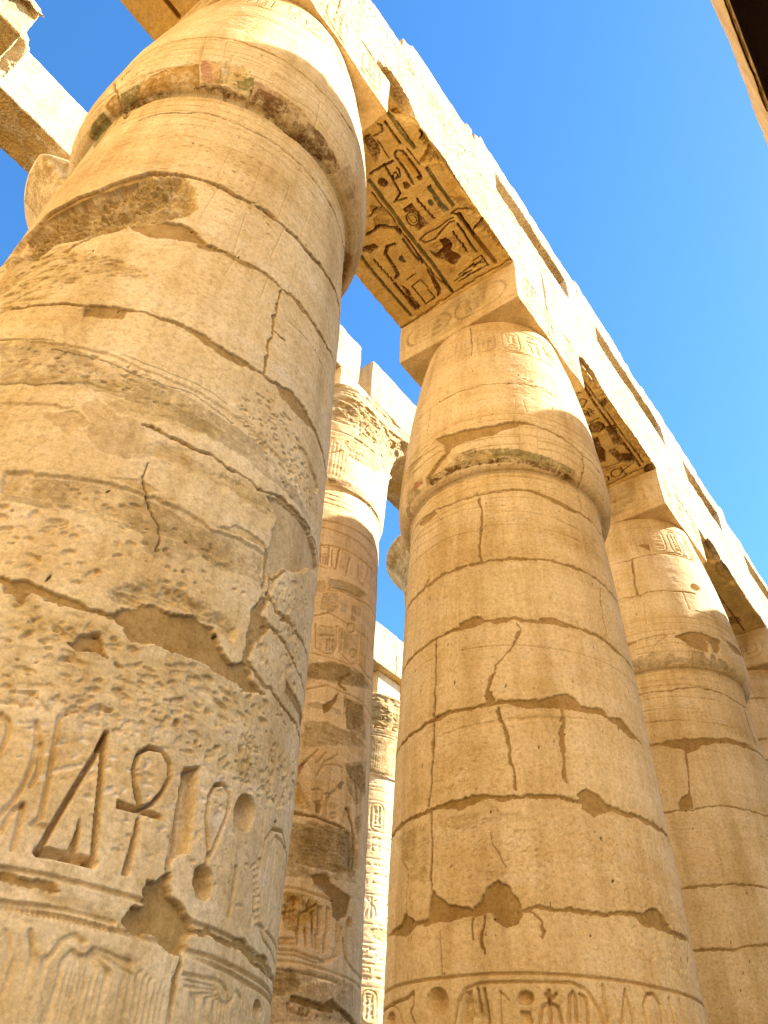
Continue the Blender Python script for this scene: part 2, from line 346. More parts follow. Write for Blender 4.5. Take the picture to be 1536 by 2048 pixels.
def lines(lo, hi, res, dense=()):
    """grid lines between lo and hi with spacing res, finer inside the dense ranges (a, b, res)"""
    g = [lo]; x = lo
    while x < hi-1e-6:
        st = res
        for a, b, r in dense:
            if a-1e-6 <= x < b: st = min(st, r)
            elif x < a and x+st > a: st = max(a-x, 1e-3)
        x = min(hi, x+st); g.append(x)
    return np.array(g)
def block(name, lo, hi, mat, parent=None, res=.07, dense={}, carve=None, wear=.035, amp=.012, seed=0, origin=None, chips=(), soffit=None):
    """a worn stone block: rounded, chipped edges and an uneven face; carve = {(axis, side): function(surf)}; u, v are the two other axes in order"""
    lo = np.array(lo, float); hi = np.array(hi, float); G = [lines(lo[a], hi[a], res if np.isscalar(res) else res[a], dense.get(a, ())) for a in range(3)]
    Vs, Fs, Hs, Ns, MK, PT, MI = [], [], [], [], [], [], []; off = 0
    for ax in range(3):
        a, b = [k for k in range(3) if k != ax]
        for side in (0, 1):
            us, vs_ = G[a], G[b]; P = np.zeros((len(vs_), len(us), 3)); P[..., a] = us[None, :]; P[..., b] = vs_[:, None]; P[..., ax] = (lo, hi)[side][ax]
            H = np.zeros(P.shape[:2]); mk = np.zeros(H.shape+(4,), F32); pt = np.zeros(H.shape+(4,), F32)
            if carve and (ax, side) in carve:
                s = Surf(us, vs_, seed*7+ax*2+side+100); carve[(ax, side)](s)
                ed = np.minimum(np.minimum(us-us[0], us[-1]-us)[None, :], np.minimum(vs_-vs_[0], vs_[-1]-vs_)[:, None]); H = s.H*sstep(0, .03, ed); mk, pt = s.M, s.P
            nrm = np.zeros(3); nrm[ax] = 1 if side else -1
            f = grid_faces(len(vs_), len(us)); even_ = (ax == 1)
            if (side == 1) == even_: f = f[:, ::-1]
            Vs.append(P.reshape(-1, 3)); Hs.append(H.ravel()); Ns.append(np.repeat(nrm[None], H.size, 0)); MK.append(mk.reshape(-1, 4)); PT.append(pt.reshape(-1, 4)); Fs.append(f+off); off += H.size; MI.append(np.full(len(f), int(soffit is not None and (ax, side) == (2, 0)), np.int32))
    V = np.concatenate(Vs); H = np.concatenate(Hs); Nn = np.concatenate(Ns); MK = np.concatenate(MK); PT = np.concatenate(PT); Fc = np.concatenate(Fs)
    key = np.round(V*1e4).astype(np.int64); _, first, inv = np.unique(key, axis=0, return_index=True, return_inverse=True); inv = inv.ravel()
    V = V[first]; H = H[first]; Nn = Nn[first]; MK = MK[first]; PT = PT[first]; Fc = inv[Fc]
    W = V+seed*3.17
    rr = wear*(1+1.4*np.clip(noise3(W, .35, 3), 0, 1)+2.6*np.clip(noise3(W, .8, 4)-.25, 0, 1)+.6*noise3(W, .1, 5))
    rr = np.clip(rr, .004, .24*(hi-lo).min())[:, None]
    q = np.clip(V, lo+rr, hi-rr); d = V-q; ln = np.linalg.norm(d, axis=1, keepdims=True)+1e-9
    corner = (np.abs(d) > 1e-6).sum(1) > 1
    nn = np.where(corner[:, None], d/ln, Nn); V2 = np.where(corner[:, None], q+rr*d/ln, V)
    n = amp*(noise3(W, .55, 8)*.7+noise3(W, .2, 9)*.45+noise3(W, .08, 10)*.3)
    V2 = V2+nn*(n+H)[:, None]
    for cpos, crad, cdep in chips:      # pieces broken away: pull points towards the block's middle
        dd = np.linalg.norm((V-np.array(cpos))/np.array(crad), axis=1)+.2*noise3(W, .35, 12)+.06*noise3(W, .12, 13)
        m = (1-sstep(.7, 1.0, dd))[:, None]; V2 = V2+m*np.array(cdep)*(1+.14*noise3(W, .3, 14)[:, None]); MK[:, 1] = np.maximum(MK[:, 1], m[:, 0])
    org = np.array(origin if origin is not None else ((lo[0]+hi[0])/2, (lo[1]+hi[1])/2, lo[2]))
    o = mesh(name, V2-(org if parent is None else np.array(parent.location)), Fc, mat, MK, PT, parent)
    if parent is None: o.location = org
    if soffit is not None: o.data.materials.append(soffit); o.data.polygons.foreach_set('material_index', np.concatenate(MI))
    return o
# ---- marks on the stones: (kind, sizes, outline in metres round the column and up it)
FEATS = {
'c1': [
('Y',(0.0,'stain',0.8),[(-2.253,6.597),(-2.025,6.801),(-1.77,6.871),(-1.537,6.975),(-1.244,7.089),(-1.052,7.061),(-1.103,6.812),(-1.329,6.593),(-1.579,6.357),(-1.809,6.156)]),
('R',(0.095,),[(-2.211,6.354),(-2.246,6.728),(-2.064,6.874),(-1.791,6.923),(-1.546,6.999),(-1.276,7.141),(-1.006,7.193),(-0.885,7.068),(-0.821,6.843),(-0.864,6.697),(-1.04,6.545),(-1.21,6.413),(-1.349,6.302),(-1.54,6.246),(-1.724,6.236),(-1.874,6.115)]),
('R',(0.012,),[(-2.385,6.534),(-1.881,6.278),(-1.57,6.156),(-1.349,6.038),(-1.129,5.958),(-0.943,5.934),(-1.047,5.854),(-1.2,5.816),(-1.372,5.705),(-1.473,5.594),(-1.575,5.522),(-1.774,5.487)]),
('R',(0.009,),[(-1.163,5.078),(-0.967,4.97),(-0.751,4.911),(-0.54,4.901),(-0.358,4.863),(-0.214,4.79),(-0.389,4.679),(-0.564,4.672),(-0.696,4.63),(-0.812,4.644),(-0.964,4.71),(-1.087,4.786),(-1.332,4.734),(-1.46,4.759),(-1.493,4.838),(-1.249,4.831)]),
('R',(0.006,),[(-0.979,3.441),(-0.884,3.465),(-0.78,3.437),(-0.631,3.441),(-0.519,3.441),(-0.437,3.385),(-0.331,3.396),(-0.159,3.42),(0.018,3.427),(0.251,3.455),(0.492,3.486),(0.213,3.267),(-0.162,3.153),(-0.527,3.077),(-0.84,3.035)]),
('R',(0.0045,),[(-0.841,3.039),(-0.629,3.059),(-0.406,3.115),(-0.142,3.174),(0.081,3.195),(0.297,3.205),(0.466,3.163),(0.336,3.014),(0.193,3.011),(0.008,2.99),(-0.134,2.98),(-0.4,2.969),(-0.612,3.004),(-0.825,2.99)]),
('R',(0.03,),[(-0.612,3.576),(-0.537,3.652),(-0.347,3.729),(-0.227,3.718),(-0.055,3.749),(0.075,3.697),(0.067,3.607),(-0.085,3.645),(-0.206,3.618),(-0.34,3.611),(-0.439,3.59),(-0.541,3.521)]),
('R',(0.014,),[(-0.623,4.519),(-0.501,4.554),(-0.383,4.53),(-0.224,4.54),(-0.076,4.568),(0.093,4.599),(0.199,4.551),(0.169,4.429),(0.001,4.429),(-0.198,4.412),(-0.381,4.401),(-0.528,4.408),(-0.609,4.412)]),
('D',(0.05,),[(-2.387,6.697),(-2.071,6.888),(-1.796,6.933),(-1.55,7.013),(-1.331,7.131),(-1.334,7.002),(-1.513,6.836),(-1.698,6.683),(-1.854,6.493),(-1.928,6.18)]),
('Y',(0.0,'stain',0.5),[(-1.616,5.137),(-1.291,5.102),(-0.976,5.005),(-0.654,4.963),(-0.36,4.935),(0.033,4.922),(0.342,4.863),(0.612,4.807),(0.288,4.745),(-0.022,4.731),(-0.317,4.731),(-0.603,4.734),(-0.912,4.766),(-1.182,4.766),(-1.46,4.759)]),
('Y',(0.0,'stain',0.55),[(-1.207,4.086),(-0.896,4.138),(-0.515,4.155),(-0.195,4.141),(0.173,4.214),(0.17,4.051),(-0.1,3.961),(-0.395,3.94),(-0.671,3.94),(-0.914,3.937),(-1.15,3.926)]),
('Y',(0.0,'stain',0.45),[(-0.555,3.968),(-0.346,4.02),(-0.235,3.961),(-0.31,3.864),(-0.481,3.843)]),
('Y',(0.0,'stain',0.4),[(-1.217,4.114),(-1.164,4.134),(-1.122,4.013),(-1.171,3.989)]),
('D',(0.018,),[(-1.217,4.114),(-0.902,4.159),(-0.711,4.173),(-0.519,4.176),(-0.346,4.186),(-0.2,4.159),(-0.033,4.197),(0.179,4.242),(0.183,4.089),(-0.043,4.023),(-0.268,3.996),(-0.472,3.982),(-0.678,3.964),(-0.877,3.975),(-1.163,3.964)]),
('D',(0.012,),[(-1.627,5.161),(-1.304,5.102),(-1.064,5.067),(-0.791,5.026),(-0.513,5.015),(-0.255,4.998),(0.024,4.97),(0.321,4.974),(0.263,4.866),(-0.042,4.821),(-0.34,4.838),(-0.628,4.849),(-0.948,4.901),(-1.286,4.942),(-1.551,4.981)]),
('D',(0.01,),[(-1.46,4.759),(-1.203,4.762),(-1.038,4.814),(-0.829,4.8),(-1.014,4.731),(-1.198,4.675),(-1.423,4.665)]),
('D',(0.012,),[(-1.397,4.596),(-1.175,4.606),(-1.022,4.606),(-1.149,4.526),(-1.377,4.544)]),
('J',(0.022,0.016),[(-1.668,8.289),(-1.483,8.313),(-1.306,8.334),(-1.046,8.369),(-0.77,8.344),(-0.481,8.355),(-0.203,8.344),(0.106,8.355),(0.458,8.386),(0.75,8.417),(1.112,8.702),(1.812,8.702)]),
('J',(0.05,0.03),[(-2.215,6.732),(-2.078,6.902),(-1.8,6.943),(-1.552,7.02),(-1.284,7.172),(-1.03,7.217),(-0.82,7.221),(-0.576,7.203),(-0.358,7.207),(-0.186,7.21),(-0.021,7.224),(0.142,7.228),(0.635,7.422),(1.025,7.46),(1.02,7.103)]),
('J',(0.045,0.012),[(-0.733,6.371),(-0.586,6.434),(-0.415,6.42),(-0.217,6.479),(-0.047,6.493),(0.189,6.506),(0.396,6.52),(0.651,6.597),(0.852,6.68),(1.552,6.68)]),
('P',(0.03,),[(-1.226,6.409),(-1.133,6.506),(-0.978,6.576),(-0.855,6.569),(-0.742,6.489),(-0.671,6.444),(-0.525,6.454),(-0.61,6.413),(-0.769,6.402),(-0.894,6.35),(-1.053,6.319)]),
('J',(0.03,0.02),[(-1.591,6.135),(-1.379,6.288),(-1.239,6.392)]),
('J',(0.035,0.015),[(-1.774,5.487),(-1.598,5.47),(-1.421,5.483),(-1.232,5.473),(-0.993,5.487),(-0.889,5.483),(-0.747,5.49),(-0.596,5.48),(-0.465,5.466),(-0.312,5.463),(-0.196,5.47),(-0.072,5.49),(0.007,5.504),(0.134,5.546),(0.322,5.567),(0.552,5.567),(0.752,5.553),(1.452,5.553)]),
('P',(0.016,),[(-1.234,5.445),(-1.12,5.483),(-0.975,5.494),(-0.976,5.397),(-1.086,5.362),(-1.199,5.355)]),
('P',(0.016,),[(-0.004,5.501),(0.173,5.605),(0.386,5.601),(0.532,5.546),(0.402,5.497),(0.23,5.438),(0.064,5.442)]),
('P',(0.016,),[(-0.748,5.497),(-0.596,5.483),(-0.465,5.466),(-0.312,5.463),(-0.196,5.47),(-0.238,5.421),(-0.391,5.397),(-0.543,5.428),(-0.69,5.473)]),
('J',(0.022,0.014),[(-0.1,6.472),(-0.096,6.243),(-0.09,6.014),(-0.095,5.74),(-0.084,5.501)]),
('J',(0.02,0.012),[(-0.073,5.969),(0.035,5.983)]),
('C',(0.009,0.008),[(-1.29,5.06),(-1.148,5.029),(-0.976,5.005),(-0.8,4.963),(-0.654,4.963),(-0.505,4.984),(-0.367,4.967),(-0.212,4.939)]),
('C',(0.008,0.008),[(-0.899,5.074),(-0.726,5.06),(-0.562,5.06),(-0.383,5.053),(-0.277,5.04)]),
('C',(0.008,0.008),[(-1.459,4.752),(-1.27,4.755),(-1.086,4.786)]),
('C',(0.008,0.006),[(-1.627,5.161),(-1.295,5.112)]),
('S',(0.008,),[(-1.021,4.641),(-0.949,4.696),(-0.889,4.682),(-0.809,4.63),(-0.74,4.627),(-0.675,4.592),(-0.599,4.464),(-0.617,4.398),(-0.673,4.356),(-0.756,4.342),(-0.834,4.356),(-0.892,4.415),(-0.935,4.53)]),
('S',(0.014,),[(-1.178,4.547),(-1.006,4.589),(-0.933,4.523),(-0.932,4.481),(-0.989,4.457),(-0.994,4.401),(-1.06,4.447)]),
('J',(0.02,0.03),[(-0.692,4.616),(-0.55,4.61),(-0.41,4.596),(-0.335,4.613),(-0.25,4.606),(-0.113,4.589),(0.053,4.61)]),
('J',(0.018,0.012),[(0.053,4.61),(0.182,4.672),(0.348,4.707),(0.505,4.734),(0.756,4.766),(0.982,4.783),(1.682,4.783)]),
('S',(0.022,),[(0.197,4.54),(0.093,4.599),(0.205,4.665),(0.38,4.7),(0.589,4.734),(0.824,4.731),(0.962,4.696),(0.39,4.28),(0.237,4.069),(0.18,4.145),(0.191,4.273)]),
('C',(0.01,0.02),[(-0.594,4.374),(-0.595,4.263),(-0.566,4.186),(-0.506,4.075),(-0.462,4.027),(-0.441,3.944),(-0.449,3.885)]),
('P',(0.02,),[(-0.456,3.895),(-0.431,3.909),(-0.433,3.881),(-0.455,3.874)]),
('Y',(0.006,'yel',0.55),[(-0.741,4.204),(-0.603,4.252),(-0.478,4.221),(-0.566,4.186),(-0.675,4.193)]),
('Y',(0.01,'yel',0.6),[(-0.175,4.176),(-0.078,4.263),(0.157,4.294),(0.188,4.263),(-0.035,4.211)]),
('J',(0.026,0.014),[(0.194,4.259),(0.189,4.093),(0.197,3.93),(0.173,3.781),(0.17,3.652),(0.157,3.559)]),
('J',(0.03,0.02),[(-1.003,3.51),(-0.909,3.514),(-0.821,3.486),(-0.699,3.462),(-0.618,3.462),(-0.547,3.476)]),
('P',(0.03,),[(-0.558,3.482),(-0.508,3.548),(-0.442,3.6),(-0.364,3.625),(-0.293,3.597),(-0.161,3.642),(-0.07,3.642),(0.002,3.559),(0.055,3.514),(0.171,3.58),(0.241,3.496),(0.371,3.482),(0.154,3.434),(-0.045,3.413),(-0.146,3.427),(-0.333,3.406),(-0.428,3.389),(-0.486,3.441)]),
('P',(0.03,),[(-0.683,3.285),(-0.629,3.344),(-0.562,3.358),(-0.515,3.323),(-0.494,3.285),(-0.567,3.281),(-0.636,3.274)]),
('P',(0.02,),[(-1.006,3.517),(-0.927,3.517),(-0.86,3.472),(-0.873,3.403),(-0.933,3.455),(-0.981,3.448)]),
('P',(0.018,),[(0.157,3.85),(0.213,3.996),(0.256,3.982),(0.232,3.871),(0.314,3.867),(0.229,3.711),(0.189,3.6),(0.153,3.642)]),
('J',(0.022,0.012),[(0.251,4.006),(0.383,3.996),(0.594,4.02),(0.949,4.055),(1.068,3.964),(1.768,3.964)]),
('J',(0.022,0.014),[(0.211,3.871),(0.34,3.857),(0.503,3.864),(0.687,3.84),(1.387,3.84)]),
('C',(0.008,0.01),[(0.366,4.263),(0.408,4.218)]),
('J',(0.014,0.01),[(0.366,4.263),(0.245,4.117),(0.25,4.02)]),
('J',(0.02,0.014),[(0.171,3.58),(0.292,3.524),(0.538,3.534),(0.799,3.559),(1.499,3.559)]),
('J',(0.05,0.014),[(1.269,3.652),(0.569,3.652),(0.802,3.677),(1.067,3.697),(1.767,3.697)]),
('D',(0.02,),[(0.296,5.223),(0.411,5.275),(0.722,5.209),(0.685,5.116),(0.485,5.126)]),
('G',(0.01,0.008),[(-1.781,8.029),(-1.6,8.07),(-1.335,8.091),(-1.081,8.115),(-0.868,8.133),(-0.596,8.14),(-0.263,8.133),(0.098,8.109),(0.426,8.154)]),
('G',(0.01,0.008),[(-1.713,7.765),(-1.5,7.81),(-1.277,7.859),(-1.077,7.894),(-0.82,7.873),(-0.558,7.894),(-0.285,7.894),(0.016,7.89),(0.348,7.897)]),
('G',(0.01,0.007),[(-2.617,8.542),(-1.917,8.542),(-1.599,8.552),(-1.33,8.625),(-1.055,8.643),(-0.728,8.656),(-0.421,8.674)]),
('G',(0.01,0.007),[(-2.696,8.702),(-1.996,8.702),(-1.692,8.691),(-1.344,8.702),(-1.022,8.705),(-0.651,8.705)]),
('G',(0.01,0.006),[(-1.541,7.765),(-1.542,7.242)]),
('G',(0.01,0.006),[(-1.286,7.81),(-1.274,7.207)]),
('G',(0.01,0.006),[(-0.763,7.852),(-0.785,7.294)]),
('G',(0.01,0.006),[(-0.493,7.852),(-0.5,7.325)]),
('G',(0.01,0.006),[(-0.197,7.859),(-0.242,7.235)]),
('G',(0.01,0.006),[(0.06,7.828),(0.001,7.294)]),
('G',(0.01,0.006),[(-1.773,7.665),(-1.754,7.054)]),
('G',(0.01,0.006),[(-0.498,7.051),(-0.498,6.465)]),
('G',(0.01,0.006),[(-0.169,7.176),(-0.222,6.711)]),
('G',(0.01,0.006),[(-0.751,7.165),(-0.795,6.711)]),
('G',(0.01,0.006),[(-0.463,6.548),(-0.509,6.191)]),
('G',(0.01,0.006),[(-0.206,6.475),(-0.229,6.187)]),
('G',(0.01,0.006),[(0.012,6.926),(-0.012,6.423)]),
('G',(0.01,0.006),[(0.347,6.569),(0.359,6.284)]),
('G',(0.01,0.006),[(0.519,6.884),(0.493,6.479)]),
('G',(0.009,0.008),[(0.024,6.194),(0.146,6.222),(0.363,6.264),(0.599,6.264),(1.299,6.264)]),
('G',(0.016,0.014),[(-2.681,8.851),(-1.981,8.851),(-1.849,8.861),(-1.657,8.878),(-1.439,8.91),(-1.25,8.965)]),
('G',(0.012,0.012),[(-2.744,9.17),(-2.044,9.17),(-1.806,9.107),(-1.641,9.211),(-1.47,9.26),(-1.273,9.256)]),
('G',(0.016,0.014),[(-1.052,9.274),(-0.867,9.267),(-0.639,9.232),(-0.397,9.26),(-0.179,9.319)]),
('G',(0.012,0.012),[(-1.072,9.596),(-0.825,9.61),(-0.529,9.555),(-0.315,9.555),(-0.121,9.381),(0.1,9.263),(0.391,9.232)]),
('G',(0.016,0.014),[(-0.926,8.955),(-0.695,8.986),(-0.456,8.941),(-0.258,8.996),(-0.068,8.93)]),
('G',(0.014,0.014),[(0.021,8.993),(0.268,8.975),(0.532,8.913),(0.74,8.84),(1.44,8.84)]),
('G',(0.016,0.012),[(-1.31,9.555),(-1.215,8.743)]),
('G',(0.016,0.012),[(-1.119,9.61),(-1.038,8.767)]),
('G',(0.016,0.012),[(-1.746,8.837),(-1.744,8.705)]),
('G',(0.016,0.012),[(-1.499,8.906),(-1.453,8.708)]),
('G',(0.016,0.012),[(-1.966,8.84),(-1.917,8.542)]),
('G',(0.016,0.012),[(-0.179,9.319),(-0.17,8.865)]),
('G',(0.016,0.012),[(-0.764,8.882),(-0.76,8.719)]),
('G',(0.016,0.012),[(-0.449,8.903),(-0.447,8.722)]),
('G',(0.016,0.012),[(0.234,8.733),(0.223,8.455)]),
('G',(0.016,0.012),[(-1.018,9.263),(-0.987,8.778)]),
('J',(0.03,0.03),[(-2.117,9.159),(-1.982,8.767),(-1.982,8.705),(-1.895,8.521)]),
('C',(0.012,0.02),[(-1.895,8.521),(-1.921,8.33),(-1.943,8.171)]),
('J',(0.03,0.012),[(-2.117,9.353),(-2.012,9.714),(-1.67,9.683),(-1.381,9.679),(-1.111,9.693),(-0.829,9.641),(-0.535,9.617),(-0.199,9.6),(0.166,9.655),(0.525,9.759),(1.225,9.759)]),
('P',(0.014,),[(-1.979,8.972),(-1.917,9.295),(-1.705,9.447),(-1.452,9.579),(-1.685,9.464),(-1.891,9.378),(-2.016,9.253)]),
('Y',(0.002,'grn',1.3),[(-1.953,8.778),(-1.755,8.795),(-1.755,8.705),(-1.909,8.674),(-1.972,8.705)]),
('Y',(0.002,'red',0.67),[(-1.718,8.795),(-1.511,8.882),(-1.447,8.719),(-1.612,8.702),(-1.725,8.702)]),
('Y',(0.002,'grn',1.24),[(-1.455,8.871),(-1.254,8.93),(-1.225,8.729),(-1.382,8.708)]),
('Y',(0.002,'red',0.719),[(-1.231,9.038),(-1.132,9.066),(-1.03,8.733),(-1.138,8.729),(-1.207,8.764)]),
('Y',(0.002,'yel',0.577),[(-1.164,9.007),(-1.094,9.086),(-1.017,8.771),(-1.096,8.74)]),
('R',(0.025,),[(-1.047,9.177),(-0.926,9.08),(-0.814,8.92),(-0.764,8.788),(-0.641,8.757),(-0.485,8.736),(-0.263,8.726),(-0.273,8.705),(-0.554,8.708),(-0.801,8.712),(-1.007,8.726),(-1.075,8.74)]),
('Y',(0.002,'grn',1.08),[(-0.915,8.892),(-0.777,8.955),(-0.758,8.771),(-0.887,8.764)]),
('Y',(0.002,'red',0.529),[(-0.77,8.913),(-0.618,8.927),(-0.602,8.778),(-0.738,8.778)]),
('Y',(0.002,'och',0.93),[(-0.611,8.892),(-0.349,8.906),(-0.161,8.84),(-0.323,8.729),(-0.56,8.736)]),
('Y',(0.002,'grn',1.16),[(-2.443,8.722),(-2.171,8.76),(-2.151,8.705),(-2.121,8.292),(-2.121,8.091)]),
('Y',(0.002,'och',1.16),[(-2.13,8.781),(-1.978,8.816),(-1.982,8.667),(-2.029,8.445)]),
('Y',(0.002,'red',0.384),[(0.242,8.74),(0.319,8.979),(0.551,8.816),(0.517,8.729)]),
('Y',(0.001,'grn',0.542),[(-1.423,8.729),(-1.204,8.743),(-0.853,8.726),(-0.495,8.719),(-0.177,8.708),(-0.216,8.684),(-0.585,8.702),(-0.977,8.705),(-1.292,8.708)]),
('Y',(0.001,'grn',0.775),[(-1.164,7.065),(-1.085,7.127),(-1.035,6.988),(-1.123,6.975),(-1.205,6.936)]),
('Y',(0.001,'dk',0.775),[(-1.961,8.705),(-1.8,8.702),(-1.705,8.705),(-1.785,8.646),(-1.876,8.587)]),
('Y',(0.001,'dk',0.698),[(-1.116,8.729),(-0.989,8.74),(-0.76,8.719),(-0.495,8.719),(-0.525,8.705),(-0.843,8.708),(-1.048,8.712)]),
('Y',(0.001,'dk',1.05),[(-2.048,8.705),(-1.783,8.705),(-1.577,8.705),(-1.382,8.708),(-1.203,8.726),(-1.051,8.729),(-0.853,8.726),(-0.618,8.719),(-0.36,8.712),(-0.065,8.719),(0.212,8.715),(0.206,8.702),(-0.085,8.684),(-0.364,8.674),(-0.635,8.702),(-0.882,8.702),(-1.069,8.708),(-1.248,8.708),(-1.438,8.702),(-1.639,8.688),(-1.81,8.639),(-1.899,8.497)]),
('Y',(0.001,'brn',0.93),[(-0.795,8.826),(-0.533,8.858),(-0.248,8.84),(0.001,8.833),(0.245,8.774),(0.212,8.715),(-0.114,8.708),(-0.456,8.708),(-0.76,8.719)]),
('Y',(0.001,'och',1.08),[(-1.744,8.819),(-1.48,8.892),(-1.239,8.965),(-1.202,8.719),(-1.478,8.705),(-1.8,8.702)]),
('D',(0.02,),[(-0.974,8.993),(-0.789,8.896),(-0.789,8.799),(-0.929,8.854)]),
('G',(0.012,0.01),[(-1.542,9.964),(-1.317,10.553),(-0.913,10.668),(-0.51,10.616)]),
('G',(0.01,0.01),[(-1.548,10.841),(-1.187,10.706),(-0.867,10.737),(-0.523,10.793),(-0.179,10.668),(0.285,10.644)]),
('G',(0.0272,0.07504),[(-0.429,2.973),(-0.446,2.872),(-0.479,2.754),(-0.508,2.636),(-0.536,2.505)]),
('G',(0.0272,0.07504),[(-0.429,2.966),(-0.408,2.831),(-0.378,2.671),(-0.347,2.515)]),
('G',(0.04,0.08338),[(-0.536,2.505),(-0.453,2.508),(-0.349,2.508)]),
('K',(0.0675,),[(-0.436,2.64),(-0.437,2.584),(-0.444,2.505),(-0.405,2.505),(-0.418,2.574)]),
('G',(0.0208,0.07504),[(-0.228,2.744),(-0.269,2.81),(-0.291,2.883),(-0.284,2.941),(-0.249,2.976),(-0.192,2.98),(-0.147,2.941),(-0.135,2.886),(-0.152,2.824),(-0.179,2.772),(-0.215,2.74)]),
('K',(0.0675,),[(-0.325,2.74),(-0.227,2.737),(-0.133,2.74),(-0.129,2.72),(-0.225,2.72),(-0.316,2.709)]),
('K',(0.0675,),[(-0.226,2.699),(-0.23,2.595),(-0.234,2.501),(-0.206,2.498),(-0.203,2.595),(-0.217,2.702)]),
('K',(0.075,),[(-0.082,2.952),(-0.003,2.987),(0.012,2.806),(0.027,2.65),(-0.018,2.629),(-0.05,2.595),(-0.067,2.56),(-0.074,2.699),(-0.075,2.81)]),
('G',(0.016,0.05003),[(-0.028,2.959),(-0.016,2.765),(0.001,2.647)]),
('G',(0.0176,0.023),[(-0.05,2.595),(-0.064,2.511),(-0.071,2.48)]),
('G',(0.0192,0.07504),[(0.124,2.668),(0.079,2.789),(0.072,2.886),(0.095,2.941),(0.139,2.966),(0.184,2.945),(0.201,2.883),(0.184,2.817),(0.16,2.744),(0.134,2.668)]),
('V',(0.15,),[(0.176,2.581),(0.182,2.557),(0.175,2.532),(0.164,2.515),(0.144,2.505),(0.115,2.501),(0.098,2.511),(0.082,2.529),(0.067,2.55),(0.07,2.577),(0.069,2.598),(0.086,2.619),(0.104,2.629),(0.131,2.633),(0.149,2.622),(0.167,2.605)]),
('G',(0.024,0.07504),[(0.122,2.661),(0.122,2.622)]),
('V',(0.15,),[(0.388,2.931),(0.383,2.896),(0.371,2.865),(0.341,2.837),(0.315,2.824),(0.284,2.82),(0.259,2.831),(0.241,2.851),(0.236,2.883),(0.235,2.914),(0.247,2.945),(0.265,2.969),(0.296,2.987),(0.325,2.99),(0.359,2.983),(0.381,2.962)]),
('G',(0.024,0.09171),[(0.305,2.678),(0.314,2.595),(0.307,2.494)]),
('G',(0.0176,0.05003),[(0.491,2.498),(0.505,2.643),(0.506,2.768),(0.521,2.869),(0.597,2.941),(0.733,2.983),(0.893,2.945),(0.97,2.876),(1.67,2.876)]),
('G',(0.0128,0.023),[(0.567,2.525),(0.563,2.661),(0.569,2.789),(0.586,2.865),(0.646,2.928),(0.736,2.941),(1.436,2.941)]),
('G',(0.024,0.0667),[(0.662,2.91),(0.663,2.543)]),
('G',(0.024,0.0667),[(0.743,2.921),(0.819,2.567)]),
('G',(0.024,0.0667),[(0.815,2.928),(0.928,2.612)]),
('G',(0.0112,0.01725),[(0.483,2.99),(0.482,2.855),(0.477,2.733),(0.491,2.498)]),
('G',(0.0112,0.01725),[(1.264,2.532),(0.564,2.532),(0.645,2.491),(0.811,2.484),(0.905,2.473),(1.605,2.473)]),
('G',(0.0096,0.01725),[(0.424,2.716),(0.491,2.772)]),
('G',(0.008,0.0138),[(0.443,2.706),(0.49,2.733)]),
('G',(0.008,0.0138),[(0.454,2.681),(0.503,2.709)]),
('G',(0.008,0.0138),[(0.465,2.657),(0.515,2.685)]),
('G',(0.008,0.0138),[(0.476,2.633),(0.527,2.661)]),
('G',(0.008,0.0138),[(0.486,2.609),(0.539,2.636)]),
('G',(0.008,0.0138),[(0.495,2.584),(0.55,2.612)]),
('G',(0.008,0.0138),[(0.504,2.56),(0.561,2.588)]),
('G',(0.008,0.0138),[(0.513,2.536),(0.571,2.563)]),
('G',(0.008,0.0138),[(0.533,2.515),(0.581,2.539)]),
('G',(0.024,0.0207),[(-0.809,2.945),(-0.773,2.921),(-0.759,2.869),(-0.762,2.806)]),
('G',(0.024,0.0207),[(-0.682,2.945),(-0.659,2.886),(-0.646,2.785),(-0.653,2.702),(-0.667,2.643),(-0.691,2.595)]),
('G',(0.024,0.0207),[(-0.589,3.004),(-0.612,2.98),(-0.596,2.879),(-0.575,2.73),(-0.565,2.609),(-0.585,2.584),(-0.529,2.588)]),
('G',(0.024,0.0207),[(-0.632,2.64),(-0.624,2.581),(-0.618,2.494)]),
('G',(0.024,0.0207),[(-0.673,2.543),(-0.658,2.616),(-0.634,2.643)]),
('G',(0.024,0.0207),[(-0.643,2.865),(-0.62,2.772),(-0.628,2.709)]),
('G',(0.0208,0.023),[(-0.634,2.432),(-0.507,2.435),(-0.37,2.435),(-0.246,2.435),(-0.132,2.432)]),
('G',(0.0208,0.023),[(-0.595,2.317),(-0.503,2.321),(-0.402,2.321),(-0.296,2.321),(-0.185,2.321),(-0.067,2.321),(0.02,2.321)]),
('G',(0.0208,0.023),[(-0.601,2.331),(-0.409,2.345),(-0.222,2.345)]),
('G',(0.0208,0.023),[(0.066,2.31),(0.201,2.31),(0.359,2.307),(0.543,2.303),(0.854,2.314),(1.554,2.314)]),
('G',(0.0208,0.023),[(0.094,2.418),(0.262,2.425),(0.44,2.425),(0.645,2.421),(0.897,2.407),(1.597,2.407)]),
('G',(0.0208,0.023),[(0.083,2.321),(0.251,2.331),(0.473,2.331),(0.84,2.342),(1.54,2.342)]),
('G',(0.008,0.0115),[(-0.575,2.331),(-0.572,2.31)]),
('G',(0.008,0.0115),[(-0.559,2.331),(-0.556,2.31)]),
('G',(0.008,0.0115),[(-0.542,2.331),(-0.539,2.31)]),
('G',(0.008,0.0115),[(-0.526,2.331),(-0.522,2.31)]),
('G',(0.008,0.0115),[(-0.509,2.331),(-0.505,2.31)]),
('G',(0.008,0.0115),[(-0.492,2.331),(-0.488,2.31)]),
('G',(0.008,0.0115),[(-0.475,2.331),(-0.471,2.31)]),
('G',(0.008,0.0115),[(-0.458,2.331),(-0.454,2.31)]),
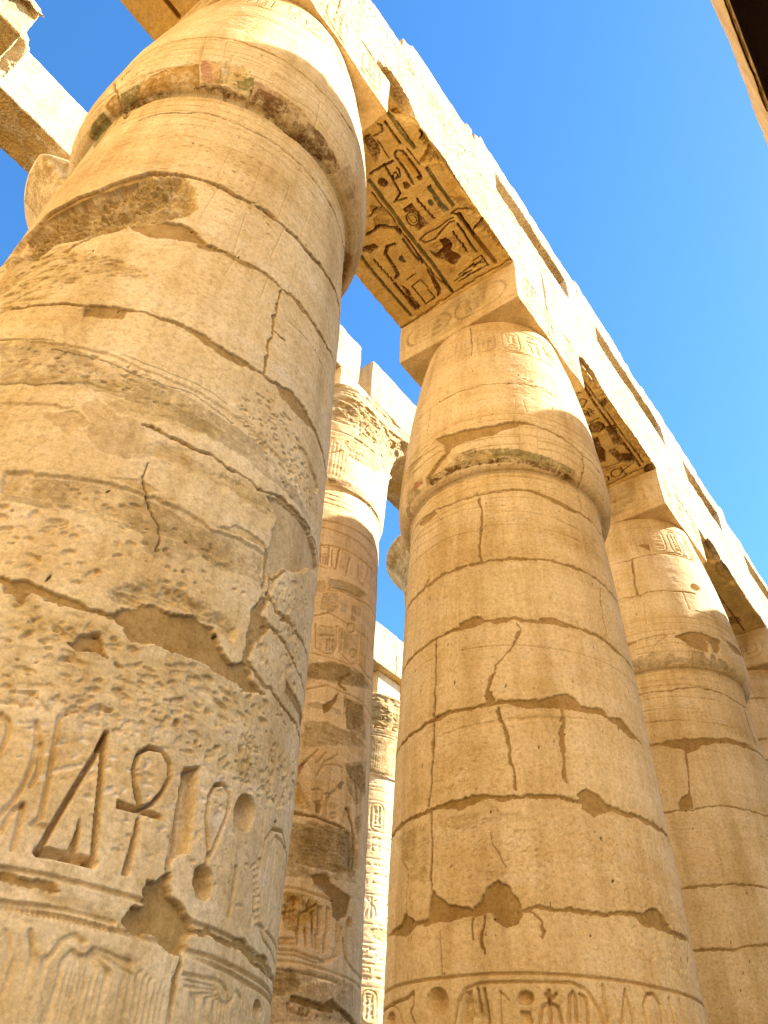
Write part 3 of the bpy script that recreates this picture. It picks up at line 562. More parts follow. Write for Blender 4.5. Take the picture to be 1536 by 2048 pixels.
('G',(0.008,0.0115),[(-0.44,2.331),(-0.436,2.31)]),
('G',(0.008,0.0115),[(-0.423,2.331),(-0.419,2.31)]),
('G',(0.008,0.0115),[(-0.406,2.331),(-0.401,2.31)]),
('G',(0.008,0.0115),[(-0.388,2.331),(-0.383,2.31)]),
('G',(0.008,0.0115),[(-0.371,2.331),(-0.366,2.31)]),
('G',(0.008,0.0115),[(-0.354,2.331),(-0.348,2.31)]),
('G',(0.008,0.0115),[(-0.336,2.331),(-0.33,2.31)]),
('G',(0.008,0.0115),[(-0.313,2.335),(-0.312,2.31)]),
('G',(0.008,0.0115),[(-0.295,2.335),(-0.294,2.31)]),
('G',(0.008,0.0115),[(-0.277,2.335),(-0.276,2.31)]),
('G',(0.008,0.0115),[(-0.259,2.335),(-0.258,2.31)]),
('G',(0.008,0.0115),[(-0.242,2.335),(-0.239,2.31)]),
('G',(0.008,0.0115),[(-0.217,2.338),(-0.215,2.314)]),
('G',(0.008,0.0115),[(-0.199,2.338),(-0.196,2.314)]),
('R',(0.012,),[(-0.625,2.404),(-0.473,2.421),(-0.29,2.421),(-0.176,2.394),(-0.192,2.352),(-0.341,2.345),(-0.601,2.331)]),
('P',(0.02,),[(-0.631,2.421),(-0.553,2.418),(-0.469,2.428),(-0.437,2.411),(-0.491,2.383),(-0.556,2.383),(-0.622,2.394)]),
('P',(0.035,),[(-0.129,2.508),(-0.029,2.553),(-0.004,2.47),(0.049,2.449),(0.08,2.428),(0.149,2.411),(0.09,2.362),(0.092,2.3),(0.045,2.3),(-0.018,2.331),(-0.075,2.345),(-0.15,2.335),(-0.192,2.359),(-0.192,2.397),(-0.117,2.428)]),
('J',(0.02,0.016),[(0.075,2.296),(0.078,2.217),(0.074,2.147),(0.063,2.088)]),
('J',(0.035,0.016),[(0.148,2.411),(0.265,2.404),(0.414,2.404),(0.645,2.421),(0.791,2.401),(1.491,2.401)]),
('P',(0.016,),[(0.414,2.404),(0.521,2.407),(0.656,2.394),(0.806,2.373),(0.706,2.352),(0.495,2.387)]),
('G',(0.01152,0.01242),[(0.108,2.248),(0.273,2.258)]),
('G',(0.01152,0.01242),[(0.119,2.231),(0.285,2.244)]),
('G',(0.01152,0.01242),[(0.126,2.213),(0.3,2.234)]),
('G',(0.01152,0.01242),[(0.149,2.192),(0.298,2.224)]),
('G',(0.01152,0.01242),[(0.158,2.172),(0.313,2.217)]),
('G',(0.01152,0.01242),[(0.202,2.158),(0.328,2.21)]),
('G',(0.01152,0.01242),[(0.253,2.154),(0.345,2.206)]),
('G',(0.01152,0.01242),[(0.31,2.158),(0.363,2.206)]),
('G',(0.01152,0.01242),[(0.351,2.165),(0.381,2.206)]),
('G',(0.01152,0.01242),[(0.409,2.175),(0.4,2.213)]),
('G',(0.0128,0.0138),[(0.274,2.262),(0.324,2.265),(0.371,2.248),(0.399,2.206),(0.442,2.262),(0.493,2.244)]),
('G',(0.01024,0.01104),[(0.108,2.248),(0.194,2.258),(0.29,2.269)]),
('G',(0.0192,0.01725),[(-0.485,2.265),(-0.453,2.192),(-0.426,2.192),(-0.403,2.206),(-0.381,2.255),(-0.346,2.279),(-0.308,2.265)]),
('G',(0.0192,0.01725),[(-0.427,2.068),(-0.4,2.081),(-0.376,2.047),(-0.334,2.029)]),
('G',(0.0128,0.01104),[(-0.27,2.255),(-0.119,2.238)]),
('G',(0.0128,0.01104),[(-0.274,2.248),(-0.106,2.203)]),
('G',(0.0128,0.01104),[(-0.272,2.244),(-0.134,2.158)]),
('G',(0.0128,0.01104),[(-0.28,2.238),(-0.137,2.168)]),
('G',(0.0128,0.01104),[(-0.282,2.234),(-0.168,2.127)]),
('G',(0.0128,0.01104),[(-0.287,2.231),(-0.17,2.092)]),
('G',(0.0128,0.01104),[(-0.293,2.227),(-0.219,2.116)]),
('G',(0.0128,0.01104),[(-0.301,2.224),(-0.239,2.085)]),
('G',(0.0128,0.01104),[(-0.305,2.224),(-0.254,2.061)]),
('G',(0.0128,0.01104),[(-0.31,2.224),(-0.304,2.099)]),
('G',(0.0128,0.01104),[(-0.317,2.224),(-0.322,2.081)]),
('G',(0.0128,0.01104),[(-0.325,2.224),(-0.348,2.071)]),
('G',(0.0128,0.01104),[(-0.329,2.227),(-0.376,2.12)]),
('G',(0.0128,0.01104),[(-0.334,2.231),(-0.408,2.116)]),
('G',(0.0128,0.01104),[(-0.339,2.234),(-0.416,2.123)]),
('G',(0.01408,0.01242),[(-0.077,2.22),(-0.142,2.088)]),
('G',(0.01408,0.01242),[(-0.049,2.213),(-0.117,2.085)]),
('G',(0.01408,0.01242),[(-0.032,2.203),(-0.093,2.081)]),
('G',(0.01408,0.01242),[(-0.014,2.192),(-0.056,2.081)]),
('G',(0.01408,0.01242),[(0.003,2.182),(-0.031,2.078)]),
('G',(0.01408,0.01242),[(0.021,2.172),(-0.006,2.075)]),
('G',(0.01408,0.01242),[(0.039,2.161),(0.035,2.075)]),
('G',(0.01408,0.01242),[(0.057,2.151),(0.06,2.071)]),
('G',(0.01408,0.01242),[(0.075,2.14),(0.086,2.068)]),
('V',(0.09,),[(0.736,2.255),(0.74,2.244),(0.734,2.234),(0.71,2.224),(0.683,2.217),(0.671,2.217),(0.636,2.217),(0.624,2.224),(0.623,2.234),(0.621,2.244),(0.627,2.255),(0.631,2.262),(0.656,2.269),(0.686,2.272),(0.701,2.269),(0.713,2.262)]),
('G',(0.0192,0.0207),[(0.795,2.258),(0.766,2.21)]),
('G',(0.0128,0.0138),[(-0.557,2.255),(-0.501,2.144),(-0.438,2.078)]),
('R',(0.008,),[(-0.367,2.272),(-0.265,2.286),(-0.142,2.279),(-0.055,2.265),(-0.071,2.206),(-0.184,2.203),(-0.289,2.22)]),
('pit',(190,0.012,0.012,2.2,0.3),[(-0.227,5.178),(0.001,5.411),(0.249,5.32),(0.512,5.171),(0.735,4.987),(0.288,4.745),(0.0,4.894),(-0.185,4.96)]),
('pit',(60,0.013,0.012,2,0.2),[(-1.597,5.092),(-1.209,5.071),(-0.714,5.008),(-0.438,4.915),(-0.66,4.776),(-1.14,4.849),(-1.525,4.918)]),
('pit',(90,0.017,0.013,2,0.3),[(-1.192,4.044),(-0.824,4.134),(-0.508,4.131),(-0.124,4.072),(0.123,4.02),(0.063,3.899),(-0.392,3.645),(-0.84,3.545),(-1.02,3.559)]),
('pit',(170,0.015,0.013,2.4,0.2),[(-0.979,3.441),(-0.721,3.444),(-0.424,3.368),(0.02,3.417),(0.604,3.545),(0.652,3.424),(-0.337,3.035),(-0.824,2.987)]),
('pit',(130,0.012,0.014,2.2,0.3),[(-0.841,3.039),(-0.486,3.104),(-0.037,3.181),(0.609,3.299),(1.071,3.299),(0.568,3.014),(0.267,3.004),(-0.116,2.987),(-0.398,2.962),(-0.61,2.997),(-0.815,2.962)]),
('pit',(110,0.012,0.006,2,0.4,1.0),[(-0.825,2.99),(-0.482,3.087),(-0.103,3.018),(0.276,2.99),(0.308,2.744),(-0.2,2.661),(-0.526,2.72),(-0.765,2.813)]),
('pit',(110,0.014,0.014,2.4,1.0),[(0.18,3.229),(0.742,3.361),(0.875,3.691),(1.064,3.212),(0.448,3.004),(0.258,3.056)]),
('pit',(60,0.014,0.01,2.5,0.0),[(-1.92,8.958),(-1.301,9.288),(-1.235,8.941),(-1.852,8.736)]),
('pit',(130,0.02,0.012,3,0.1),[(-2.38,6.569),(-1.397,6.097),(-0.917,5.882),(-1.155,5.75),(-1.481,5.501),(-1.78,5.501)]),
('pit',(60,0.011,0.008,2,0.4),[(-0.58,2.9),(-0.092,2.969),(0.361,2.969),(0.405,2.536),(0.01,2.574),(-0.331,2.553),(-0.559,2.713)]),
('pit',(60,0.014,0.01,2.5,0.1),[(-1.22,7.793),(-0.606,7.911),(-0.07,7.803),(0.164,7.335),(-0.395,6.617),(-0.841,6.94),(-1.191,7.179)]),
('pit',(100,0.018,0.012,2.6,1.2),[(0.164,4.075),(0.651,4.394),(0.89,4.093),(0.678,3.687),(0.316,3.611),(0.185,3.586)]),
],
'c2': [
('J',(0.013,0.014),[(-3.855,10.522),(-3.155,10.522),(-2.793,10.373),(-2.541,10.328),(-2.312,10.307),(-2.088,10.307),(-1.837,10.304),(-1.625,10.318),(-1.351,10.318),(-1.049,10.324),(-0.801,10.331),(-0.602,10.234)]),
('J',(0.016,0.02),[(-1.884,12.1),(-1.844,11.649),(-1.841,11.219)]),
('C',(0.016,0.016),[(-2.327,11.393),(-2.126,11.42),(-1.902,11.576)]),
('C',(0.016,0.016),[(-2.02,11.205),(-1.848,11.247),(-1.521,11.237),(-1.201,11.233)]),
('C',(0.012,0.012),[(-2.347,11.271),(-2.145,11.254),(-1.848,11.247)]),
('J',(0.012,0.012),[(-2.531,10.311),(-2.546,10.064),(-2.547,9.714)]),
('P',(0.03,),[(-2.381,9.544),(-2.141,9.471),(-1.843,9.416),(-1.549,9.419),(-1.341,9.482),(-1.217,9.489),(-1.093,9.461),(-1.0,9.419),(-1.139,9.409),(-1.246,9.374),(-1.373,9.305),(-1.557,9.225),(-1.763,9.184),(-1.977,9.177),(-2.113,9.17),(-2.135,9.073),(-2.209,9.028),(-2.26,8.986),(-2.403,8.882),(-2.458,8.826),(-2.534,8.885),(-2.391,8.982),(-2.208,9.132),(-2.222,9.298),(-2.349,9.454)]),
('J',(0.024,0.014),[(-1.011,9.419),(-0.815,9.385),(-0.635,9.312),(-0.461,9.239),(-0.323,9.194),(0.377,9.194)]),
('P',(0.02,),[(-0.781,9.378),(-0.626,9.36),(-0.598,9.301),(-0.745,9.312)]),
('J',(0.012,0.012),[(-3.669,9.433),(-2.969,9.433),(-2.733,9.409),(-2.524,9.426),(-2.35,9.489)]),
('J',(0.028,0.05),[(-0.349,9.253),(-0.346,9.055),(-0.39,8.816),(-0.386,8.712)]),
('J',(0.016,0.02),[(-0.378,8.708),(-0.32,8.518),(-0.291,8.407)]),
('G',(0.0161,0.021),[(-1.009,9.125),(-0.779,9.138),(-0.564,9.121),(-0.35,9.076),(-0.161,8.986),(0.539,8.986)]),
('G',(0.0161,0.021),[(-1.021,8.982),(-0.793,9.0),(-0.583,8.965),(-0.397,8.923)]),
('G',(0.0161,0.021),[(-2.021,9.166),(-1.764,9.152),(-1.521,9.159),(-1.252,9.159)]),
('G',(0.0161,0.021),[(-1.98,8.996),(-1.748,9.007),(-1.528,9.01),(-1.261,9.017)]),
('G',(0.0161,0.021),[(-3.776,9.634),(-3.076,9.634),(-2.752,9.558),(-2.501,9.523)]),
('G',(0.0161,0.021),[(-3.817,9.51),(-3.117,9.51),(-2.776,9.416),(-2.488,9.364),(-2.314,9.329)]),
('G',(0.0161,0.021),[(-3.76,9.295),(-3.06,9.295),(-2.714,9.201),(-2.481,9.215),(-2.286,9.215)]),
('G',(0.0161,0.021),[(-2.724,9.336),(-2.4,9.36)]),
('G',(0.0138,0.0135),[(-1.819,9.028),(-1.8,8.778)]),
('G',(0.0138,0.0135),[(-1.551,9.021),(-1.548,8.757)]),
('G',(0.0138,0.0135),[(-1.233,9.329),(-1.248,8.837)]),
('G',(0.0138,0.0135),[(-0.999,9.374),(-1.031,8.889)]),
('G',(0.0138,0.0135),[(-0.995,8.847),(-0.988,8.722)]),
('G',(0.0138,0.0135),[(-0.766,8.865),(-0.772,8.729)]),
('G',(0.0138,0.0135),[(-2.13,9.995),(-2.141,9.648)]),
('G',(0.0138,0.0135),[(-1.834,9.943),(-1.84,9.697)]),
('G',(0.0138,0.0135),[(-1.541,9.964),(-1.548,9.697)]),
('G',(0.0138,0.0135),[(-1.24,9.936),(-1.246,9.7)]),
('G',(0.0138,0.0135),[(-1.135,9.933),(-1.114,9.686)]),
('G',(0.0138,0.0135),[(-2.417,10.099),(-2.423,9.749)]),
('G',(0.0138,0.0135),[(-2.242,10.109),(-2.25,9.686)]),
('G',(0.0138,0.0135),[(-0.732,9.794),(-0.712,9.946)]),
('G',(0.0138,0.0135),[(-0.47,9.957),(-0.515,9.679)]),
('G',(0.0138,0.0135),[(-2.058,8.989),(-2.049,8.788)]),
('G',(0.0115,0.0105),[(-2.158,10.033),(-1.838,9.981),(-1.547,9.978),(-1.242,9.971)]),
('G',(0.0115,0.0105),[(-2.122,9.738),(-1.84,9.714),(-1.559,9.697),(-1.266,9.662)]),
('G',(0.0115,0.0105),[(-2.146,9.669),(-1.841,9.61),(-1.562,9.603)]),
('G',(0.0115,0.0105),[(-0.732,9.794),(-0.517,9.801),(-0.353,9.728)]),
('G',(0.0115,0.0105),[(-0.758,9.624),(-0.529,9.603),(-0.345,9.499),(0.355,9.499)]),
('G',(0.0115,0.0105),[(-3.689,10.061),(-2.989,10.061),(-2.656,10.057),(-2.417,10.082)]),
('Y',(0.001,'grn',0.45),[(-2.024,9.003),(-1.82,9.021),(-1.809,8.781),(-2.055,8.771),(-2.26,8.747),(-2.287,8.795)]),
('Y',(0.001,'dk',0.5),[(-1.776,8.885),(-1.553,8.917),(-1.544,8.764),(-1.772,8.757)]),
('Y',(0.001,'grn',0.5),[(-1.523,8.913),(-1.277,8.917),(-1.24,8.757),(-1.524,8.76)]),
('Y',(0.001,'grn',0.55),[(-1.219,8.896),(-1.015,8.892),(-1.004,8.733),(-1.218,8.743)]),
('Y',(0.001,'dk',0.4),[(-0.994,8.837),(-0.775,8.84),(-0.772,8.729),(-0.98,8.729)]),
('Y',(0.001,'och',0.45),[(-0.763,8.819),(-0.505,8.83),(-0.493,8.708),(-0.75,8.733)]),
('Y',(0.001,'red',0.8),[(-2.786,8.989),(-2.603,8.975),(-2.593,8.847),(-2.806,8.865)]),
('Y',(0.001,'grn',0.6),[(-2.997,9.021),(-2.789,8.934),(-2.663,8.771),(-2.991,8.792)]),
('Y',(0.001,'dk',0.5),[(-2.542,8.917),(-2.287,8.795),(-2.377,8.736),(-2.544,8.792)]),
('Y',(0.001,'red',0.35),[(-2.925,9.489),(-2.619,9.374),(-2.721,9.301),(-3.0,9.301)]),
('Y',(0.001,'blu',0.6),[(-3.083,8.837),(-2.964,8.774),(-3.075,8.712),(-3.167,8.722)]),
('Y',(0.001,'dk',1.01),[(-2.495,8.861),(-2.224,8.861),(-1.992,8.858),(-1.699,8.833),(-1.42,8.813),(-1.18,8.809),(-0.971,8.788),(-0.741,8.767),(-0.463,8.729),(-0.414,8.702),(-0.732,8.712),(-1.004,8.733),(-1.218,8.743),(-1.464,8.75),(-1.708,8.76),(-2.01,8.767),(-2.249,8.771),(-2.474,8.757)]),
('Y',(0.001,'grn',0.81),[(-1.937,8.993),(-1.57,8.958),(-1.256,8.934),(-1.015,8.892),(-0.557,8.83),(-0.536,8.757),(-1.013,8.781),(-1.381,8.799),(-1.741,8.819),(-2.04,8.826)]),
('R',(0.02,),[(-2.137,9.031),(-1.852,8.989),(-1.534,8.889),(-1.259,8.892),(-1.015,8.868),(-0.752,8.823),(-0.83,8.743),(-1.179,8.781),(-1.461,8.785),(-1.745,8.788),(-2.07,8.795)]),
('J',(0.022,0.014),[(-3.838,8.459),(-3.138,8.459),(-2.944,8.487),(-2.557,8.421),(-2.254,8.362),(-1.977,8.351),(-1.749,8.351),(-1.445,8.365),(-1.184,8.382),(-1.01,8.358),(-0.753,8.324),(-0.523,8.282),(-0.303,8.289),(-0.072,8.292),(0.628,8.292)]),
('P',(0.016,),[(-2.557,8.421),(-2.489,8.324),(-2.658,8.289),(-2.874,8.351),(-2.94,8.455),(-2.707,8.435)]),
('P',(0.016,),[(-1.184,8.386),(-0.997,8.362),(-0.728,8.32),(-0.494,8.282),(-0.346,8.251),(-0.615,8.226),(-0.857,8.275),(-1.059,8.32)]),
('J',(0.034,0.016),[(-1.817,8.285),(-1.8,7.994),(-1.812,7.762),(-1.851,7.519),(-1.823,7.287)]),
('J',(0.035,0.016),[(-3.678,7.273),(-2.978,7.273),(-2.632,7.262),(-2.37,7.297),(-2.125,7.287),(-1.826,7.29),(-1.531,7.287),(-1.222,7.29),(-0.919,7.294),(-0.699,7.287),(-0.422,7.28),(-0.178,7.259),(0.026,7.255),(0.726,7.255)]),
('J',(0.05,0.016),[(-2.699,7.252),(-2.637,7.339)]),
('G',(0.0115,0.012),[(-2.124,8.674),(-1.831,8.65),(-1.516,8.629),(-1.163,8.618),(-0.836,8.608),(-0.525,8.563)]),
('G',(0.0115,0.012),[(-2.175,8.185),(-1.845,8.143),(-1.461,8.115)]),
('G',(0.0115,0.012),[(-3.731,8.268),(-3.031,8.268),(-2.652,8.202),(-2.335,8.181),(-2.123,8.161)]),
('G',(0.0115,0.012),[(-3.884,8.268),(-3.184,8.268),(-2.646,8.115),(-2.333,8.098)]),
('G',(0.0115,0.012),[(-1.759,8.067),(-1.467,8.022),(-1.176,8.015),(-0.872,7.998),(-0.53,7.956)]),
('G',(0.0115,0.012),[(-1.767,7.828),(-1.52,7.814),(-1.215,7.803)]),
('G',(0.0115,0.012),[(-1.01,7.769),(-0.742,7.765),(-0.401,7.758),(-0.176,7.727),(0.524,7.727)]),
('G',(0.0115,0.012),[(-3.804,7.887),(-3.104,7.887),(-2.63,7.814),(-2.326,7.828),(-1.854,7.772)]),
('G',(0.0115,0.012),[(-3.848,8.105),(-3.148,8.105),(-2.638,7.977),(-2.276,7.935)]),
('G',(0.0115,0.012),[(-0.803,7.98),(-0.474,7.956),(-0.106,7.949),(0.594,7.949)]),
('G',(0.0115,0.0105),[(-2.355,7.817),(-2.329,7.276)]),
('G',(0.0115,0.0105),[(-2.244,7.789),(-2.243,7.311)]),
('G',(0.0115,0.0105),[(-2.121,7.814),(-2.125,7.311)]),
('G',(0.0115,0.0105),[(-1.532,7.789),(-1.535,7.29)]),
('G',(0.0115,0.0105),[(-1.226,7.8),(-1.25,7.311)]),
('G',(0.0115,0.0105),[(-1.01,7.769),(-1.041,7.314)]),
('G',(0.0115,0.0105),[(-0.718,7.762),(-0.734,7.297)]),
('G',(0.0115,0.0105),[(-0.45,7.734),(-0.437,7.273)]),
('G',(0.0115,0.0105),[(-2.63,7.814),(-2.607,7.297)]),
('G',(0.0115,0.0105),[(-0.186,7.696),(-0.17,7.287)]),
('G',(0.0115,0.009),[(-1.826,7.103),(-1.82,6.135)]),
('G',(0.0115,0.009),[(-1.528,7.054),(-1.538,6.121)]),
('G',(0.0115,0.009),[(-1.224,7.054),(-1.228,6.101)]),
('G',(0.0115,0.009),[(-1.029,7.082),(-1.043,6.121)]),
('G',(0.0115,0.009),[(-0.721,7.162),(-0.725,6.128)]),
('G',(0.0115,0.009),[(-0.42,7.183),(-0.435,6.121)]),
('G',(0.0115,0.009),[(-2.344,7.235),(-2.313,5.719)]),
('G',(0.0115,0.009),[(-2.229,7.235),(-2.225,6.201)]),
('G',(0.0115,0.009),[(-2.115,7.19),(-2.122,6.125)]),
('G',(0.0115,0.009),[(-2.641,7.162),(-2.617,6.208)]),
('G',(0.0115,0.009),[(-2.916,7.172),(-2.904,6.194)]),
('J',(0.014,0.02),[(-0.257,7.176),(-0.295,6.954),(-0.312,6.714),(-0.34,6.468)]),
('J',(0.04,0.018),[(-4.071,6.444),(-3.371,6.444),(-3.02,6.43),(-2.719,6.43),(-2.447,6.437),(-2.272,6.444),(-2.113,6.444),(-1.965,6.454),(-1.77,6.458),(-1.545,6.458),(-1.233,6.434),(-0.982,6.461),(-0.718,6.427),(-0.458,6.409),(-0.239,6.371),(0.067,6.347),(0.767,6.347)]),
('P',(0.02,),[(-2.109,6.52),(-2.027,6.555),(-1.944,6.565),(-1.845,6.499),(-1.77,6.458),(-1.888,6.427),(-2.027,6.416),(-2.108,6.43)]),
('P',(0.018,),[(-1.769,6.461),(-1.654,6.489),(-1.508,6.454),(-1.548,6.406),(-1.733,6.416)]),
('P',(0.018,),[(-1.22,6.479),(-1.006,6.506),(-0.982,6.461),(-0.862,6.454),(-0.714,6.441),(-0.868,6.409),(-1.008,6.402),(-1.226,6.416)]),
('J',(0.016,0.014),[(-1.475,6.392),(-1.416,6.326),(-1.43,6.26)]),
('J',(0.03,0.016),[(-1.429,6.274),(-1.49,6.17),(-1.52,6.128)]),
('J',(0.014,0.014),[(-1.52,6.128),(-1.587,6.042),(-1.682,5.931),(-1.731,5.858)]),
('J',(0.034,0.018),[(-1.736,5.837),(-1.78,5.726),(-1.811,5.615),(-1.816,5.483)]),
('P',(0.018,),[(-1.811,5.636),(-1.751,5.608),(-1.721,5.501),(-1.825,5.476)]),
('J',(0.022,0.03),[(-2.433,6.409),(-2.436,6.194),(-2.439,5.965),(-2.433,5.723),(-2.441,5.456),(-2.428,5.133)]),
('G',(0.0115,0.012),[(-2.114,6.163),(-1.895,6.149),(-1.672,6.132),(-1.458,6.121),(-1.211,6.097),(-0.95,6.097),(-0.708,6.094),(-0.454,6.094),(-0.162,6.09),(0.538,6.09)]),
('G',(0.0092,0.009),[(-3.807,6.191),(-3.107,6.191),(-2.81,6.191),(-2.61,6.205),(-2.412,6.184)]),
('J',(0.036,0.018),[(-3.952,5.442),(-3.252,5.442),(-2.944,5.442),(-2.662,5.442),(-2.424,5.47),(-2.244,5.473),(-2.044,5.47),(-1.843,5.47),(-1.705,5.47),(-1.504,5.456),(-1.272,5.449)]),
('P',(0.02,),[(-1.703,5.497),(-1.501,5.497),(-1.301,5.497),(-1.16,5.549),(-1.017,5.584),(-0.93,5.553),(-0.865,5.49),(-0.729,5.494),(-0.604,5.508),(-0.525,5.449),(-0.343,5.49),(-0.173,5.386),(0.036,5.341),(-0.254,5.32),(-0.468,5.393),(-0.637,5.435),(-0.817,5.428),(-1.106,5.414),(-1.343,5.407),(-1.606,5.435)]),
('J',(0.026,0.018),[(-1.72,5.424),(-1.688,5.286),(-1.656,5.123),(-1.623,5.001),(-1.614,4.967)]),
('J',(0.032,0.018),[(-1.083,5.4),(-1.079,5.348)]),
('J',(0.045,0.018),[(-1.082,5.31),(-1.103,5.15),(-1.114,4.987)]),
('J',(0.024,0.018),[(-1.72,5.407),(-1.656,5.206),(-1.625,5.026),(-1.609,4.793),(-1.588,4.599)]),
('J',(0.034,0.018),[(-1.079,5.397),(-1.098,5.192),(-1.125,4.97),(-1.132,4.804),(-1.12,4.686)]),
('J',(0.022,0.026),[(-2.43,5.685),(-2.444,5.376),(-2.439,5.074),(-2.471,4.821),(-2.494,4.596)]),
('J',(0.04,0.02),[(-3.852,4.551),(-3.152,4.551),(-2.834,4.54),(-2.579,4.537),(-2.4,4.54),(-2.175,4.551),(-1.977,4.547),(-1.771,4.537),(-1.578,4.519),(-1.348,4.526),(-1.115,4.519),(-0.958,4.492),(-0.742,4.488),(-0.497,4.492),(-0.219,4.488),(0.215,4.505),(0.915,4.505)]),
('P',(0.02,),[(-1.029,4.571),(-0.939,4.623),(-0.836,4.599),(-0.758,4.533),(-0.682,4.509),(-0.778,4.422),(-0.89,4.394),(-1.007,4.436)]),
('P',(0.02,),[(-2.455,4.544),(-2.223,4.561),(-2.02,4.564),(-1.894,4.516),(-2.107,4.467),(-2.295,4.495)]),
('J',(0.024,0.026),[(-2.465,4.557),(-2.454,4.363),(-2.436,4.127),(-2.45,3.836)]),
('P',(0.026,),[(-2.447,3.836),(-2.319,3.743),(-2.139,3.639),(-2.043,3.621),(-1.941,3.677),(-1.881,3.774),(-1.769,3.819),(-1.681,3.763),(-1.609,3.642),(-1.605,3.576),(-1.647,3.482),(-1.754,3.441),(-1.823,3.489),(-1.853,3.58),(-2.081,3.548),(-2.34,3.548),(-2.629,3.562),(-2.796,3.5),(-3.256,3.618),(-2.891,3.625),(-2.815,3.715),(-2.636,3.607),(-2.481,3.614)]),
('J',(0.03,0.018),[(-1.639,3.586),(-1.466,3.593),(-1.26,3.583),(-1.046,3.583),(-0.82,3.59),(-0.603,3.614),(-0.387,3.663)]),
('P',(0.02,),[(-0.623,3.604),(-0.489,3.677),(-0.347,3.708),(-0.273,3.652),(-0.172,3.573),(0.176,3.6),(0.217,3.559),(-0.151,3.528),(-0.395,3.545),(-0.575,3.545)]),
('J',(0.016,0.018),[(-2.018,3.559),(-2.032,3.472),(-2.02,3.382)]),
('J',(0.022,0.018),[(-1.909,3.559),(-1.945,3.417),(-1.93,3.257)]),
('J',(0.022,0.018),[(-1.553,3.576),(-1.474,3.496),(-1.439,3.417),(-1.455,3.361)]),
('J',(0.016,0.014),[(-0.147,3.586),(-0.167,3.458)]),
('J',(0.016,0.014),[(0.159,3.562),(0.047,3.371)]),
('C',(0.012,0.012),[(-2.337,3.482),(-2.328,3.309),(-2.317,3.15)]),
('C',(0.012,0.012),[(-1.845,4.211),(-1.792,4.086),(-1.725,3.958),(-1.704,3.923)]),
('C',(0.014,0.02),[(-2.943,4.218),(-2.783,4.058),(-2.8,3.802),(-2.815,3.715)]),
('R',(0.014,),[(-3.186,4.499),(-2.486,4.412),(-2.46,3.874),(-2.792,3.947),(-2.763,4.072),(-3.001,4.235)]),
('R',(0.012,),[(-2.402,4.391),(-1.896,4.457),(-1.585,4.412),(-1.336,4.242),(-1.743,4.325),(-1.983,4.235),(-2.299,4.29)]),
('R',(0.008,),[(-2.035,3.878),(-1.764,3.906),(-1.514,3.86),(-1.449,3.795),(-1.658,3.847),(-1.918,3.812)]),
('D',(0.01,),[(-2.415,5.272),(-2.003,5.279),(-1.693,5.3),(-1.104,5.327),(-0.731,5.359),(-1.111,5.279),(-1.654,5.251),(-1.98,5.216),(-2.3,5.203)]),
('G',(0.03,0.0374),[(-4.073,3.177),(-3.373,3.177),(-2.74,3.143),(-2.295,3.125),(-1.942,3.122),(-1.571,3.118),(-1.246,3.111),(-0.866,3.104),(-0.499,3.098),(0.262,3.118),(0.962,3.118)]),
('G',(0.03,0.0374),[(-2.199,2.803),(-2.162,2.955),(-2.093,3.032),(-1.967,3.063),(-1.576,3.059),(-1.252,3.059),(-1.158,3.021),(-1.086,2.914),(-1.054,2.806)]),
('G',(0.03,0.0374),[(-1.027,3.059),(-1.025,2.959),(-1.025,2.81)]),
('V',(0.128,),[(-2.25,2.952),(-2.253,2.91),(-2.281,2.879),(-2.315,2.858),(-2.363,2.855),(-2.403,2.865),(-2.447,2.893),(-2.478,2.931),(-2.485,2.973),(-2.479,3.014),(-2.446,3.046),(-2.41,3.066),(-2.363,3.07),(-2.315,3.056),(-2.275,3.028),(-2.258,2.993)]),
('V',(0.096,),[(-1.555,2.952),(-1.561,2.931),(-1.577,2.917),(-1.598,2.907),(-1.623,2.903),(-1.648,2.907),(-1.668,2.917),(-1.68,2.931),(-1.685,2.952),(-1.678,2.969),(-1.664,2.987),(-1.642,2.997),(-1.616,3.0),(-1.592,2.997),(-1.571,2.987),(-1.558,2.969)]),
('G',(0.028,0.0595),[(-3.435,3.032),(-2.735,3.032),(-2.644,3.066),(-2.645,2.973),(-2.682,2.917),(-2.624,2.837)]),
('K',(0.048,),[(-1.67,2.865),(-1.59,2.865),(-1.573,2.785),(-1.661,2.785)]),
('V',(0.08,),[(-2.932,2.903),(-2.93,2.879),(-2.949,2.862),(-2.973,2.851),(-3.008,2.851),(-3.05,2.862),(-3.1,2.883),(-3.128,2.907),(-3.15,2.935),(-3.129,2.955),(-3.107,2.973),(-3.082,2.983),(-3.03,2.98),(-2.992,2.969),(-2.964,2.952),(-2.937,2.928)]),
('G',(0.02,0.034),[(-4.017,3.042),(-3.317,3.042),(-3.012,3.025),(-2.858,2.955),(-2.801,2.858)]),
('G',(0.028,0.051),[(-1.469,2.98),(-1.441,2.945)]),
('G',(0.028,0.051),[(-1.389,2.983),(-1.433,2.945)]),
('G',(0.028,0.051),[(-1.44,3.004),(-1.441,2.938)]),
('G',(0.028,0.051),[(-1.441,2.938),(-1.447,2.789)]),
('G',(0.026,0.051),[(-1.526,2.785),(-1.5,2.896),(-1.442,2.924),(-1.382,2.896),(-1.365,2.789)]),
('G',(0.026,0.051),[(-1.312,2.803),(-1.293,2.973),(-1.265,3.0),(-1.247,2.966),(-1.255,2.806)]),
('G',(0.024,0.051),[(-1.212,2.987),(-1.17,2.966),(-1.172,2.799)]),
('K',(0.04,),[(-2.096,3.011),(-2.037,3.018),(-2.035,2.792),(-2.141,2.799)]),
('G',(0.03,0.051),[(-1.991,3.018),(-1.971,2.872)]),
